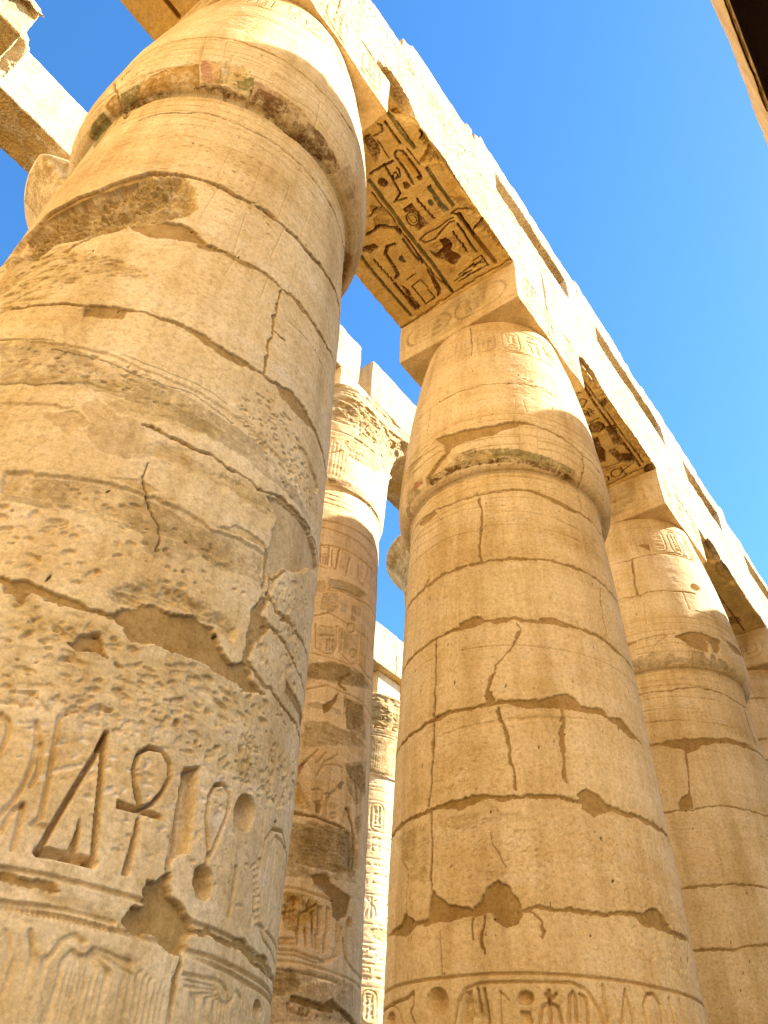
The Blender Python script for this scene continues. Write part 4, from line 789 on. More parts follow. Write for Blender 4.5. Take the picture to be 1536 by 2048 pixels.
('G',(0.03,0.051),[(-1.937,3.018),(-1.907,2.789)]),
('R',(0.014,),[(-2.133,2.983),(-1.88,2.969),(-1.875,2.789),(-2.157,2.799)]),
('G',(0.02,0.051),[(-0.838,3.049),(-0.91,2.817)]),
('G',(0.02,0.051),[(-0.838,3.049),(-0.807,2.837)]),
('G',(0.02,0.051),[(-0.683,2.851),(-0.695,2.962),(-0.644,3.039),(-0.581,3.049),(-0.529,2.983),(-0.534,2.869)]),
('G',(0.034,0.051),[(-0.407,3.042),(-0.388,2.876)]),
('G',(0.034,0.051),[(-0.275,3.049),(-0.239,2.896)]),
('G',(0.02,0.051),[(-0.009,3.063),(-0.029,2.928)]),
('G',(0.012,0.0204),[(-1.812,2.997),(-1.813,2.785)]),
('G',(0.012,0.0204),[(-1.812,2.997),(-1.748,2.938)]),
('pit',(260,0.012,0.009,2,1.0),[(-1.138,4.329),(-0.243,4.422),(0.356,4.023),(-0.056,3.24),(-0.591,3.153),(-0.99,3.736),(-1.227,4.062)]),
('pit',(80,0.014,0.008,2,0.5),[(-2.414,5.203),(-1.543,5.043),(-1.575,4.568),(-2.404,4.696)]),
('pit',(80,0.016,0.008,2,0.5),[(-2.298,4.329),(-1.3,4.242),(-1.351,3.711),(-1.614,3.711),(-2.293,3.951)]),
('pit',(40,0.014,0.008,2,0.2),[(-1.189,10.477),(-0.689,10.536),(-0.732,10.307),(-1.169,10.276)]),
],
'c3': [
('J',(0.014,0.02),[(-2.197,11.077),(-2.026,11.046),(-1.753,11.084),(-1.573,11.115),(-1.299,11.153),(-0.964,11.223),(-0.632,11.237)]),
('J',(0.03,0.02),[(-1.847,11.049),(-1.876,10.751),(-1.885,10.501),(-1.886,10.186)]),
('J',(0.02,0.016),[(-2.307,10.186),(-2.163,10.175),(-1.869,10.165),(-1.706,10.214),(-1.4,10.214),(-1.08,10.217),(-0.816,10.22)]),
('P',(0.02,),[(-1.668,11.41),(-1.448,11.427),(-1.441,11.184),(-1.484,11.264),(-1.59,11.337)]),
('V',(0.05,),[(-0.678,10.366),(-0.715,10.331),(-0.756,10.311),(-0.798,10.304),(-0.836,10.311),(-0.864,10.331),(-0.877,10.363),(-0.877,10.397),(-0.857,10.435),(-0.828,10.463),(-0.787,10.484),(-0.745,10.491),(-0.702,10.487),(-0.669,10.47),(-0.656,10.439),(-0.657,10.404)]),
('P',(0.03,),[(-1.428,9.215),(-1.323,9.274),(-1.141,9.333),(-0.959,9.34),(-0.774,9.305),(-0.604,9.256),(-0.666,9.118),(-0.747,8.993),(-0.827,8.958),(-0.84,9.125),(-0.888,9.201),(-0.913,8.927),(-1.048,8.969),(-1.205,9.034),(-1.325,9.142)]),
('P',(0.03,),[(-0.485,9.347),(-0.2,9.371),(0.212,9.409),(0.212,9.319),(-0.267,9.159),(-0.425,9.267)]),
('P',(0.02,),[(-2.262,9.225),(-2.056,9.246),(-2.062,9.201),(-2.243,9.173)]),
('J',(0.012,0.012),[(-2.292,9.208),(-2.033,9.239),(-1.721,9.256),(-1.414,9.288)]),
('C',(0.014,0.014),[(-1.8,9.062),(-1.668,9.159),(-1.558,9.26)]),
('G',(0.0161,0.018),[(-2.084,9.062),(-1.797,9.076),(-1.451,9.097),(-1.203,9.048)]),
('G',(0.0161,0.018),[(-2.077,8.962),(-1.502,8.934),(-1.007,8.91)]),
('G',(0.0161,0.018),[(-0.94,9.808),(-0.677,9.787),(-0.284,9.731),(0.416,9.731)]),
('G',(0.0161,0.018),[(-0.857,9.7),(-0.582,9.679),(-0.248,9.624),(0.452,9.624)]),
('G',(0.0161,0.018),[(-0.901,9.548),(-0.604,9.53),(-0.236,9.475),(0.464,9.475)]),
('G',(0.0161,0.018),[(-2.242,10.775),(-1.921,10.727)]),
('G',(0.0161,0.018),[(-2.268,8.431),(-1.944,8.417),(-1.443,8.403),(-1.03,8.376)]),
('G',(0.0161,0.018),[(-2.276,8.213),(-1.834,8.195),(-1.347,8.161),(-0.809,8.147)]),
('G',(0.0161,0.018),[(-2.202,8.005),(-1.775,7.987),(-1.296,7.952)]),
('G',(0.0161,0.018),[(-2.265,7.814),(-1.771,7.765),(-1.23,7.724),(-0.686,7.706)]),
('G',(0.0161,0.018),[(-1.791,9.048),(-1.811,8.851)]),
('G',(0.0161,0.018),[(-1.505,8.92),(-1.507,8.757)]),
('G',(0.0161,0.018),[(-1.206,8.899),(-1.207,8.76)]),
('G',(0.0161,0.018),[(-0.74,8.899),(-0.752,8.757)]),
('G',(0.0161,0.018),[(-1.082,10.21),(-1.061,9.815)]),
('G',(0.0161,0.018),[(-2.023,10.193),(-2.097,9.565)]),
('G',(0.0161,0.018),[(-1.793,9.995),(-1.838,9.555)]),
('Y',(0.001,'grn',0.5),[(-2.216,8.896),(-1.833,8.878),(-1.812,8.76),(-2.157,8.76)]),
('Y',(0.001,'red',0.35),[(-1.761,8.892),(-1.51,8.892),(-1.504,8.778),(-1.761,8.774)]),
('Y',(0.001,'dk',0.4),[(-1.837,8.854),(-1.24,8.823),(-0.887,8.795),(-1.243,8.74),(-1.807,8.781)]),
('J',(0.02,0.014),[(-2.313,8.334),(-1.962,8.327),(-1.614,8.303),(-1.302,8.351),(-1.037,8.348),(-0.751,8.32),(-0.422,8.251),(0.059,8.299),(0.759,8.299)]),
('J',(0.028,0.014),[(-0.126,8.251),(-0.198,7.984),(-0.136,7.672),(-0.067,7.526)]),
('J',(0.035,0.018),[(-2.257,7.405),(-2.029,7.415),(-1.79,7.429),(-1.606,7.425)]),
('P',(0.02,),[(-1.79,7.429),(-1.507,7.457),(-1.175,7.45),(-0.905,7.498),(-0.673,7.484),(-0.306,7.488),(-0.637,7.418),(-1.04,7.394),(-1.385,7.38),(-1.576,7.349)]),
('J',(0.035,0.018),[(-2.232,7.425),(-2.017,7.418),(-1.814,7.415),(-1.514,7.418),(-1.263,7.412),(-0.922,7.457),(-0.616,7.425),(-0.153,7.46),(0.253,7.446),(0.953,7.446)]),
('P',(0.02,),[(-2.021,7.408),(-1.739,7.415),(-1.455,7.457),(-1.148,7.453),(-0.918,7.47),(-1.172,7.359),(-1.385,7.325),(-1.533,7.221),(-1.638,7.186),(-1.658,7.266),(-1.832,7.325)]),
('J',(0.024,0.018),[(-1.64,7.2),(-1.671,6.971),(-1.701,6.749),(-1.734,6.558)]),
('P',(0.02,),[(-1.899,6.43),(-1.869,6.524),(-1.74,6.583),(-1.709,6.531),(-1.726,6.343),(-1.92,6.326)]),
('J',(0.024,0.016),[(-2.18,6.35),(-1.955,6.333),(-1.726,6.319),(-1.464,6.368),(-1.177,6.385),(-0.93,6.368),(-0.672,6.354),(-0.491,6.347),(0.209,6.347)]),
('G',(0.01,0.006),[(-2.149,6.066),(-1.784,6.042),(-1.404,6.045),(-1.03,6.035),(-0.64,6.049)]),
('J',(0.026,0.016),[(-2.131,5.272),(-1.942,5.282),(-1.67,5.268),(-1.372,5.279),(-1.151,5.289),(-0.909,5.275)]),
('J',(0.028,0.016),[(-2.105,4.485),(-1.842,4.485),(-1.607,4.481),(-1.361,4.519),(-1.135,4.551)]),
('G',(0.012,0.008),[(-1.463,6.988),(-1.451,6.378)]),
('G',(0.012,0.008),[(-2.29,8.081),(-1.825,8.022),(-1.388,7.977)]),
('G',(0.012,0.008),[(-2.25,7.8),(-1.743,7.772),(-1.335,7.755),(-0.818,7.786)]),
],
'c4': [
],
'a2': [
('G',(0.03,0.051),[(-0.898,13.81),(-0.614,13.804),(-0.325,13.816),(0.036,13.799),(0.449,13.737),(1.149,13.737)]),
('G',(0.03,0.051),[(-0.892,14.019),(-0.633,14.069),(-0.314,14.103),(0.088,14.159),(0.553,14.188),(1.253,14.188)]),
('G',(0.03,0.051),[(-0.899,13.269),(-0.673,13.331),(-0.398,13.359),(-0.07,13.371),(0.306,13.399),(1.006,13.399)]),
('G',(0.03,0.051),[(-0.894,12.655),(-0.729,12.627)]),
('G',(0.03,0.051),[(-0.848,11.291),(-0.629,11.46),(-0.413,11.398),(-0.005,11.376),(0.621,11.398),(1.321,11.398)]),
('G',(0.03,0.051),[(-0.814,10.367),(-0.472,10.373),(-0.109,10.418),(0.271,10.406),(0.667,10.423),(1.367,10.423)]),
('G',(0.03,0.051),[(-0.67,12.063),(-0.416,12.136),(-0.055,12.17),(0.447,12.334),(1.147,12.334)]),
('G',(0.03,0.051),[(-0.852,9.51),(-0.545,9.719),(-0.253,9.713),(0.318,9.809),(1.018,9.809)]),
('G',(0.03,0.051),[(-0.654,12.131),(-0.373,12.227),(-0.001,12.272)]),
('G',(0.035,0.0595),[(-0.89,13.269),(-0.852,12.768),(-0.718,12.756),(-0.722,13.275)]),
('G',(0.035,0.0595),[(-0.665,13.201),(-0.632,12.734),(-0.562,12.677),(-0.524,13.28)]),
('G',(0.035,0.0595),[(-0.816,11.1),(-0.771,10.513),(-0.633,10.435),(-0.46,10.513),(-0.411,10.728),(-0.443,11.212)]),
('G',(0.035,0.0595),[(-0.388,11.184),(-0.349,10.598),(-0.113,10.468),(0.05,10.575),(0.046,11.297)]),
('G',(0.035,0.0595),[(0.114,11.319),(0.124,10.626),(0.397,10.497),(0.638,10.621),(1.338,10.621)]),
('G',(0.035,0.0595),[(-0.051,13.32),(-0.045,12.739),(0.108,12.672),(0.229,13.23),(0.171,13.444)]),
('G',(0.028,0.051),[(-0.592,10.801),(-0.582,10.536)]),
('G',(0.028,0.051),[(-0.544,10.823),(-0.534,10.559)]),
('G',(0.028,0.051),[(-0.492,10.852),(-0.488,10.581)]),
('G',(0.028,0.051),[(-0.729,11.077),(-0.521,11.116)]),
('G',(0.028,0.051),[(-0.722,10.857),(-0.467,10.947)]),
('G',(0.028,0.051),[(0.194,10.897),(0.199,10.598)]),
('G',(0.028,0.051),[(0.27,10.897),(0.275,10.598)]),
('G',(0.028,0.051),[(-0.835,13.224),(-0.751,13.23)]),
('G',(0.028,0.051),[(-0.851,13.021),(-0.738,13.038)]),
('G',(0.028,0.051),[(-0.814,12.942),(-0.806,12.784)]),
('G',(0.028,0.051),[(-0.764,12.959),(-0.759,12.801)]),
('G',(0.028,0.051),[(-0.285,13.207),(-0.352,12.644)]),
('G',(0.028,0.051),[(0.063,13.348),(0.029,12.863)]),
('G',(0.028,0.051),[(-0.331,11.19),(-0.318,10.643)]),
('G',(0.028,0.051),[(-0.159,9.663),(-0.166,9.071)]),
('G',(0.028,0.051),[(-0.055,9.623),(-0.062,9.009)]),
('G',(0.028,0.051),[(0.118,9.629),(0.123,9.138)]),
('G',(0.035,0.068),[(-0.056,11.404),(-0.064,11.353),(-0.082,11.302),(-0.106,11.263),(-0.142,11.229),(-0.173,11.218),(-0.202,11.224),(-0.224,11.246),(-0.231,11.285),(-0.229,11.331),(-0.21,11.381),(-0.187,11.421),(-0.156,11.449),(-0.12,11.466),(-0.091,11.46),(-0.069,11.438),(-0.056,11.404)]),
('G',(0.03,0.0595),[(0.01,10.795),(0.007,10.756),(-0.01,10.711),(-0.03,10.677),(-0.059,10.649),(-0.082,10.643),(-0.106,10.649),(-0.121,10.671),(-0.127,10.705),(-0.125,10.745),(-0.113,10.784),(-0.093,10.818),(-0.069,10.84),(-0.042,10.852),(-0.018,10.846),(-0.002,10.823),(0.01,10.795)]),
('Y',(0.002,'red',0.45),[(-0.502,11.612),(-0.505,11.579),(-0.523,11.539),(-0.549,11.505),(-0.577,11.488),(-0.609,11.477),(-0.636,11.483),(-0.654,11.505),(-0.663,11.533),(-0.66,11.567),(-0.645,11.601),(-0.62,11.635),(-0.589,11.657),(-0.559,11.663),(-0.532,11.657),(-0.511,11.641)]),
('Y',(0.002,'red',0.5),[(-0.019,11.686),(-0.025,11.652),(-0.045,11.612),(-0.071,11.579),(-0.109,11.545),(-0.143,11.528),(-0.169,11.528),(-0.189,11.539),(-0.198,11.562),(-0.192,11.595),(-0.177,11.629),(-0.151,11.663),(-0.118,11.691),(-0.08,11.714),(-0.049,11.719),(-0.028,11.708)]),
('Y',(0.002,'yel',0.4),[(-0.791,11.026),(-0.478,11.111),(-0.443,10.575),(-0.753,10.519)]),
('Y',(0.002,'yel',0.35),[(-0.372,11.139),(0.005,11.269),(0.019,10.609),(-0.318,10.643)]),
('Y',(0.002,'och',0.5),[(-0.762,11.934),(-0.501,12.058),(-0.431,11.68),(-0.785,11.455)]),
('Y',(0.002,'och',0.45),[(-0.183,11.956),(0.082,12.001),(0.04,11.641),(-0.185,11.629)]),
('Y',(0.004,'yel',0.5),[(-0.852,9.195),(-0.679,9.296),(-0.224,9.308),(-0.217,9.189),(-0.669,9.155),(-0.853,9.099)]),
('P',(0.03,),[(-0.584,9.262),(-0.426,9.426),(-0.295,9.691),(-0.303,9.488),(-0.41,9.24),(-0.536,9.088)]),
('J',(0.05,0.03),[(-0.095,10.215),(-0.253,10.018),(-0.309,9.86),(-0.169,9.809)]),
('R',(0.03,),[(-0.861,8.789),(-0.524,8.953),(-0.2,8.936),(0.302,8.981),(0.555,8.902),(-0.815,8.242)]),
('R',(0.04,),[(-0.181,9.651),(0.243,9.708),(0.476,9.584),(0.297,9.099),(-0.11,8.958)]),
('R',(0.02,),[(-0.712,12.384),(-0.292,12.497),(0.274,12.559),(-0.055,12.17),(-0.676,12.153)]),
('R',(0.03,),[(-0.885,10.136),(-0.465,10.299),(0.062,10.395),(0.589,10.367),(-0.074,9.916),(-0.588,9.803),(-0.872,9.753)]),
('S',(0.02,),[(-0.898,12.187),(-0.768,12.294),(-0.696,12.142),(-0.741,11.945),(-0.878,11.922)]),
('K',(0.0,),[(-1.265,8.169),(-1.263,8.169),(-1.264,8.164)]),
('Y',(0.01,'yel',0.9),[(-0.845,7.594),(-0.804,7.555),(-0.585,7.172),(-0.85,7.138)]),
('G',(0.03,0.051),[(-0.825,7.589),(-0.702,7.369),(-0.585,7.161)]),
('Y',(0.006,'red',0.85),[(-0.861,7.887),(-0.773,8.017),(-0.7,8.09),(-0.783,7.882),(-0.833,7.673)]),
('Y',(0.006,'red',0.7),[(-0.699,8.062),(-0.623,7.876),(-0.667,7.944)]),
('G',(0.04,0.051),[(-0.856,7.837),(-0.754,8.023),(-0.647,8.186),(-0.572,8.321)]),
('G',(0.03,0.051),[(-0.699,8.062),(-0.553,7.797),(-0.468,8.062),(-0.308,8.13),(-0.129,8.158),(-0.059,7.978)]),
('G',(0.03,0.051),[(-0.627,8.192),(-0.572,8.04),(-0.441,8.316)]),
('G',(0.03,0.051),[(-0.471,8.102),(-0.384,8.192),(-0.25,8.344)]),
('Y',(0.012,'blu',0.7),[(-0.112,7.899),(-0.059,7.91),(-0.127,7.735),(-0.291,7.51),(-0.368,7.454),(-0.318,7.549),(-0.203,7.702)]),
('G',(0.03,0.051),[(-0.124,8.079),(-0.099,7.904),(-0.205,7.713),(-0.307,7.566),(-0.393,7.521)]),
('G',(0.03,0.051),[(-0.035,7.961),(0.014,7.516),(-0.043,7.127)]),
('V',(0.06,),[(-0.536,7.296),(-0.479,7.352),(-0.43,7.256),(-0.441,7.144),(-0.512,7.132)]),
('Y',(0.0,'och',0.7),[(-0.536,7.296),(-0.479,7.352),(-0.43,7.256),(-0.441,7.144),(-0.512,7.132)]),
('G',(0.03,0.051),[(-0.595,7.527),(-0.498,7.583),(-0.425,7.51),(-0.437,7.38),(-0.559,7.313)]),
('G',(0.02,0.034),[(-0.336,8.011),(-0.337,7.544),(-0.344,7.166)]),
('G',(0.02,0.034),[(-0.3,7.369),(-0.169,7.392)]),
('G',(0.02,0.034),[(-0.301,7.33),(-0.163,7.358)]),
('G',(0.02,0.034),[(-0.296,7.296),(-0.165,7.318)]),
('G',(0.03,0.051),[(-0.165,7.206),(-0.164,7.189),(-0.178,7.166),(-0.195,7.149),(-0.215,7.138),(-0.238,7.132),(-0.261,7.132),(-0.273,7.144),(-0.279,7.161),(-0.273,7.183),(-0.266,7.2),(-0.249,7.217),(-0.222,7.234),(-0.199,7.239),(-0.184,7.234),(-0.171,7.223),(-0.165,7.206)]),
('J',(0.05,0.04),[(-0.853,7.037),(-0.674,7.048),(-0.497,7.065),(-0.299,7.037),(-0.026,7.048)]),
('R',(0.05,),[(-0.895,6.817),(-0.587,6.941),(0.005,7.037),(0.333,6.963),(0.423,6.473),(-0.04,6.219),(-0.523,6.129),(-0.879,6.27)]),
('R',(0.05,),[(-0.079,8.18),(0.382,8.513),(0.634,8.102),(0.443,7.916),(0.056,8.006)]),
('J',(0.05,0.05),[(0.038,7.425),(0.198,7.099),(0.303,6.755),(0.267,6.315)]),
('P',(0.02,),[(-0.514,6.045),(-0.28,6.135),(-0.173,6.017),(0.033,5.955),(0.228,5.938),(0.194,5.814),(0.119,5.549),(-0.031,5.459),(-0.108,5.498),(-0.178,5.774),(-0.446,5.932)]),
('Y',(0.0,'wht',0.6),[(-0.505,5.915),(-0.242,5.926),(-0.186,5.836),(-0.38,5.864)]),
('G',(0.05,0.0595),[(-0.85,5.774),(-0.679,5.786),(-0.452,5.769),(-0.151,5.74)]),
('Y',(0.004,'yel',0.85),[(-0.844,5.712),(-0.492,5.724),(-0.369,5.673),(-0.352,5.199),(-0.599,5.104),(-0.691,5.143),(-0.793,5.166)]),
('V',(0.14,),[(-0.634,5.588),(-0.637,5.549),(-0.649,5.515),(-0.674,5.487),(-0.7,5.476),(-0.73,5.476),(-0.756,5.492),(-0.775,5.521),(-0.782,5.56),(-0.783,5.594),(-0.767,5.633),(-0.748,5.656),(-0.717,5.673),(-0.691,5.667),(-0.66,5.656),(-0.64,5.628)]),
('K',(0.07,),[(-0.752,5.436),(-0.667,5.476),(-0.639,5.256),(-0.717,5.239)]),
('G',(0.03,0.068),[(-0.842,5.385),(-0.773,5.402)]),
('G',(0.03,0.068),[(-0.806,5.397),(-0.797,5.284)]),
('G',(0.028,0.0595),[(-0.789,5.447),(-0.787,5.431),(-0.791,5.414),(-0.798,5.402),(-0.807,5.397),(-0.818,5.397),(-0.826,5.408),(-0.835,5.419),(-0.836,5.442),(-0.837,5.459),(-0.833,5.476),(-0.827,5.487),(-0.817,5.492),(-0.806,5.492),(-0.799,5.481),(-0.789,5.47),(-0.789,5.447)]),
('G',(0.045,0.0765),[(-0.572,5.6),(-0.49,5.515)]),
('G',(0.045,0.0765),[(-0.403,5.6),(-0.504,5.509)]),
('G',(0.045,0.0765),[(-0.5,5.639),(-0.494,5.492)]),
('G',(0.045,0.0765),[(-0.328,5.166),(-0.351,5.594)]),
('G',(0.045,0.0765),[(-0.192,5.245),(-0.217,5.611)]),
('G',(0.045,0.0765),[(-0.387,4.952),(-0.436,5.487)]),
('G',(0.045,0.0765),[(-0.334,4.946),(-0.354,5.16)]),
('G',(0.045,0.0765),[(-0.216,4.935),(-0.225,5.194)]),
('G',(0.045,0.0765),[(-0.483,4.968),(-0.514,5.199)]),
('G',(0.045,0.0765),[(-0.593,4.963),(-0.618,5.177)]),
('G',(0.045,0.0765),[(-0.844,4.997),(-0.657,5.019)]),
('G',(0.045,0.0765),[(-0.838,4.929),(-0.658,4.94)]),
('K',(0.05,),[(-0.358,5.571),(-0.29,5.622),(-0.249,5.228),(-0.334,5.166)]),
('K',(0.05,),[(-0.224,5.588),(-0.162,5.628),(-0.135,5.301),(-0.221,5.216)]),
('G',(0.04,0.068),[(-0.608,5.239),(-0.597,5.425),(-0.498,5.492),(-0.416,5.431),(-0.399,5.188)]),
('K',(0.05,),[(-0.841,4.98),(-0.697,4.991),(-0.691,4.935),(-0.838,4.929)]),
('G',(0.05,0.068),[(-0.843,4.833),(-0.63,4.85),(-0.409,4.811),(-0.21,4.799),(-0.081,4.873),(-0.009,5.053),(-0.034,5.436)]),
('G',(0.04,0.051),[(-0.845,4.766),(-0.587,4.782),(-0.355,4.743),(-0.129,4.799),(0.004,4.935),(0.053,5.38)]),
('V',(0.12,),[(0.29,5.543),(0.295,5.509),(0.285,5.476),(0.262,5.447),(0.234,5.431),(0.212,5.431),(0.185,5.442),(0.164,5.464),(0.157,5.498),(0.166,5.538),(0.176,5.571),(0.198,5.6),(0.212,5.611),(0.247,5.616),(0.273,5.605),(0.282,5.577)]),
('G',(0.04,0.068),[(0.101,5.228),(0.18,4.946),(0.397,4.828),(1.097,4.828)]),
('G',(0.04,0.051),[(-0.847,4.675),(-0.498,4.692),(-0.086,4.675),(0.334,4.67),(1.034,4.67)]),
('G',(0.04,0.051),[(-0.834,4.557),(-0.484,4.563),(0.038,4.551)]),
('R',(0.05,),[(-0.865,4.551),(-0.574,4.602),(-0.481,4.32),(-0.652,4.163),(-0.855,4.151)]),
('J',(0.09,0.07),[(-0.554,4.179),(-0.43,4.157),(-0.179,4.163)]),
('P',(0.06,),[(-0.164,4.202),(-0.019,4.309),(0.097,4.225),(0.003,4.129),(-0.157,4.112)]),
('J',(0.07,0.06),[(0.066,4.179),(0.24,4.146),(0.48,4.089),(1.18,4.089)]),
('G',(0.04,0.051),[(-0.643,4.112),(-0.624,4.005),(-0.384,3.994),(-0.339,4.129)]),
('V',(0.06,),[(-0.211,4.01),(-0.221,3.994),(-0.222,3.982),(-0.236,3.971),(-0.25,3.965),(-0.247,3.971),(-0.258,3.977),(-0.278,3.982),(-0.271,3.999),(-0.277,4.01),(-0.275,4.022),(-0.262,4.033),(-0.249,4.039),(-0.236,4.039),(-0.225,4.033),(-0.22,4.022)]),
('V',(0.05,),[(-0.007,4.044),(-0.013,4.033),(-0.024,4.022),(-0.027,4.016),(-0.042,4.01),(-0.052,4.01),(-0.054,4.016),(-0.065,4.022),(-0.061,4.033),(-0.073,4.039),(-0.062,4.05),(-0.059,4.056),(-0.044,4.061),(-0.035,4.061),(-0.014,4.061),(-0.022,4.05)]),
('K',(0.04,),[(-0.335,4.112),(-0.166,4.129),(-0.167,4.101),(-0.328,4.078)]),
('K',(0.05,),[(-0.611,4.061),(-0.584,4.067),(-0.579,4.005),(-0.606,3.999)]),
('K',(0.05,),[(-0.507,4.078),(-0.481,4.084),(-0.474,3.988),(-0.5,3.982)]),
('K',(0.05,),[(-0.457,4.089),(-0.433,4.089),(-0.435,3.994),(-0.446,3.994)]),
('K',(0.05,),[(-0.383,4.095),(-0.368,4.095),(-0.354,4.01),(-0.381,4.005)]),
('G',(0.05,0.085),[(0.2,8.0),(0.268,7.64),(0.263,7.228)]),
('P',(0.04,),[(0.049,7.031),(0.146,7.025),(0.187,6.422),(0.088,6.405)]),
('R',(0.04,),[(0.251,7.425),(0.477,7.538),(0.464,7.099),(0.279,7.037)]),
('Y',(0.0,'brn',0.4),[(-0.869,6.727),(-0.582,6.845),(0.015,6.969),(0.3,6.851),(0.187,6.422),(-0.285,6.293),(-0.732,6.388)]),
('Y',(0.0,'stain',0.6),[(-0.905,6.355),(-0.339,6.411),(0.329,6.434),(0.358,6.214),(-0.513,6.0),(-0.87,5.96)]),
('Y',(0.0,'stain',0.6),[(-0.084,8.259),(0.553,8.671),(0.6,8.028),(0.236,7.572),(0.014,7.775)]),
('Y',(0.0,'stain',0.5),[(-0.883,10.108),(-0.468,10.322),(0.267,10.457),(0.594,10.316),(0.088,10.018),(-0.553,9.871),(-0.867,9.708)]),
('Y',(0.0,'stain',0.6),[(-0.202,9.64),(0.319,9.758),(0.531,9.099),(-0.008,8.919)]),
('Y',(0.0,'stain',0.5),[(-0.868,4.591),(-0.403,4.636),(0.436,4.619),(0.455,4.084),(-0.825,3.836)]),
('Y',(0.0,'wht',0.7),[(-0.711,12.351),(-0.524,12.413),(-0.287,12.373),(-0.416,12.17),(-0.636,12.17)]),
('Y',(0.0,'wht',0.6),[(-0.443,11.883),(-0.285,11.979),(-0.291,11.646),(-0.404,11.607)]),
('Y',(0.0,'wht',0.6),[(0.035,7.025),(0.141,6.975),(0.147,6.405),(0.072,6.422)]),
('R',(0.035,),[(-0.715,16.695),(-0.423,17.219),(0.038,17.811),(0.764,18.16),(1.4,18.51),(0.653,16.808),(0.04,16.318),(-0.332,16.194),(-0.567,16.188)]),
('R',(0.06,),[(-1.013,18.211),(-0.592,18.307),(-0.06,18.313),(0.51,18.42),(1.176,18.6),(0.701,17.929),(-0.145,17.732),(-0.674,18.087)]),
('G',(0.06,0.03),[(-0.98,16.149),(-0.727,16.385)]),
('Y',(0.0,'brn',0.6),[(-0.904,15.365),(-0.62,15.45),(-0.179,15.444),(0.238,15.343),(0.828,15.236),(0.489,15.106),(-0.016,15.219),(-0.561,15.275),(-0.889,15.225)]),
('Y',(0.0,'och',0.5),[(-1.029,18.082),(-0.492,18.194),(0.013,18.189),(0.012,17.901),(-0.373,17.512),(-0.987,17.608)]),
],
'soff': [
('YL',(0.06875,0.0192,'grn',1.71),[(0.046,2.013),(0.04,2.41),(0.027,2.819),(0.025,3.228),(0.027,3.681),(0.003,4.296)]),
('YL',(0.025,0.048,'brn',1.8),[(-0.036,2.176),(-0.031,2.566),(-0.038,2.939),(-0.055,3.47),(-0.062,3.877),(0.006,4.326)]),
('YL',(0.0625,0.0192,'grn',1.42),[(0.851,1.38),(0.846,1.691),(0.864,2.007)]),
('YL',(0.0625,0.0192,'grn',1.52),[(0.84,2.367),(0.831,2.685),(0.84,3.051)]),
('YL',(0.075,0.0256,'och',1.71),[(0.83,3.228),(0.835,3.585),(0.858,4.245)]),
('YL',(0.025,0.0192,'brn',1.52),[(0.882,1.558),(0.874,1.994)]),
('YL',(0.0625,0.0192,'grn',1.71),[(-0.81,2.908),(-0.836,3.329),(-0.832,3.707),(-0.812,4.279)]),
('YL',(0.04375,0.0192,'blu',1.8),[(-0.097,3.067),(-0.116,3.3),(-0.117,3.527)]),
('YL',(0.0375,0.0256,'brn',1.71),[(-0.039,3.035),(-0.056,3.343),(-0.095,3.594)]),
('P',(0.05,),[(-0.29,2.522),(-0.061,2.545),(0.067,2.613),(0.058,2.746),(-0.057,2.782),(-0.213,2.719),(-0.334,2.668)]),
('R',(0.05,),[(-0.181,2.321),(-0.091,2.408),(-0.009,2.536),(-0.22,2.548),(-0.31,2.46)]),
('YL',(0.0375,0.048,'brn',1.8),[(-0.303,2.465),(-0.206,2.441),(-0.059,2.454)]),
('YL',(0.0625,0.048,'brn',1.71),[(-0.503,2.68),(-0.284,2.692),(-0.092,2.829),(-0.076,2.961)]),
('Y',(0.02,'brn',1.61),[(-0.714,2.801),(-0.514,2.844),(-0.502,2.951),(-0.655,2.968),(-0.749,2.876)]),
('YL',(0.04375,0.0224,'brn',1.14),[(0.542,2.434),(0.567,2.192),(0.564,1.978),(0.591,1.914),(0.65,1.904),(0.699,1.95),(0.706,2.143),(0.701,2.417),(0.667,2.436),(0.659,2.387)]),
('Y',(0.004,'yel',0.6),[(0.611,1.928),(0.672,1.931),(0.692,2.282),(0.624,2.319),(0.599,2.003)]),
('Y',(0.02,'brn',1.04),[(0.207,2.237),(0.181,2.24),(0.154,2.23),(0.132,2.209),(0.117,2.181),(0.112,2.149),(0.118,2.118),(0.133,2.094),(0.155,2.079),(0.182,2.077),(0.208,2.087),(0.23,2.107),(0.245,2.136),(0.25,2.168),(0.245,2.198),(0.23,2.223)]),
('Y',(0.016,'brn',1.14),[(0.436,2.315),(0.483,2.338),(0.488,2.451),(0.419,2.457),(0.398,2.397)]),
('Y',(0.016,'blu',1.71),[(0.584,2.754),(0.625,2.772),(0.621,2.871),(0.569,2.885),(0.549,2.82)]),
('Y',(0.016,'blu',1.71),[(-0.328,3.276),(-0.273,3.264),(-0.288,3.419),(-0.341,3.407),(-0.364,3.326)]),
('Y',(0.016,'blu',1.42),[(0.676,2.575),(0.746,2.58),(0.73,2.836),(0.749,3.077),(0.658,3.07),(0.662,2.81)]),
('Y',(0.02,'brn',0.95),[(0.381,1.455),(0.473,1.472),(0.473,1.664),(0.423,1.772),(0.277,1.866),(0.286,1.715),(0.323,1.556)]),
('YL',(0.05,0.032,'brn',1.14),[(0.124,1.939),(0.296,1.954),(0.486,1.985)]),
('YL',(0.0375,0.032,'brn',1.04),[(0.368,1.943),(0.302,2.44),(0.155,2.493),(0.331,2.55)]),
('YL',(0.025,0.032,'brn',1.14),[(0.341,2.225),(0.369,2.158),(0.43,2.147),(0.432,2.203),(0.373,2.225),(0.449,2.237),(0.497,2.142),(0.49,2.094)]),
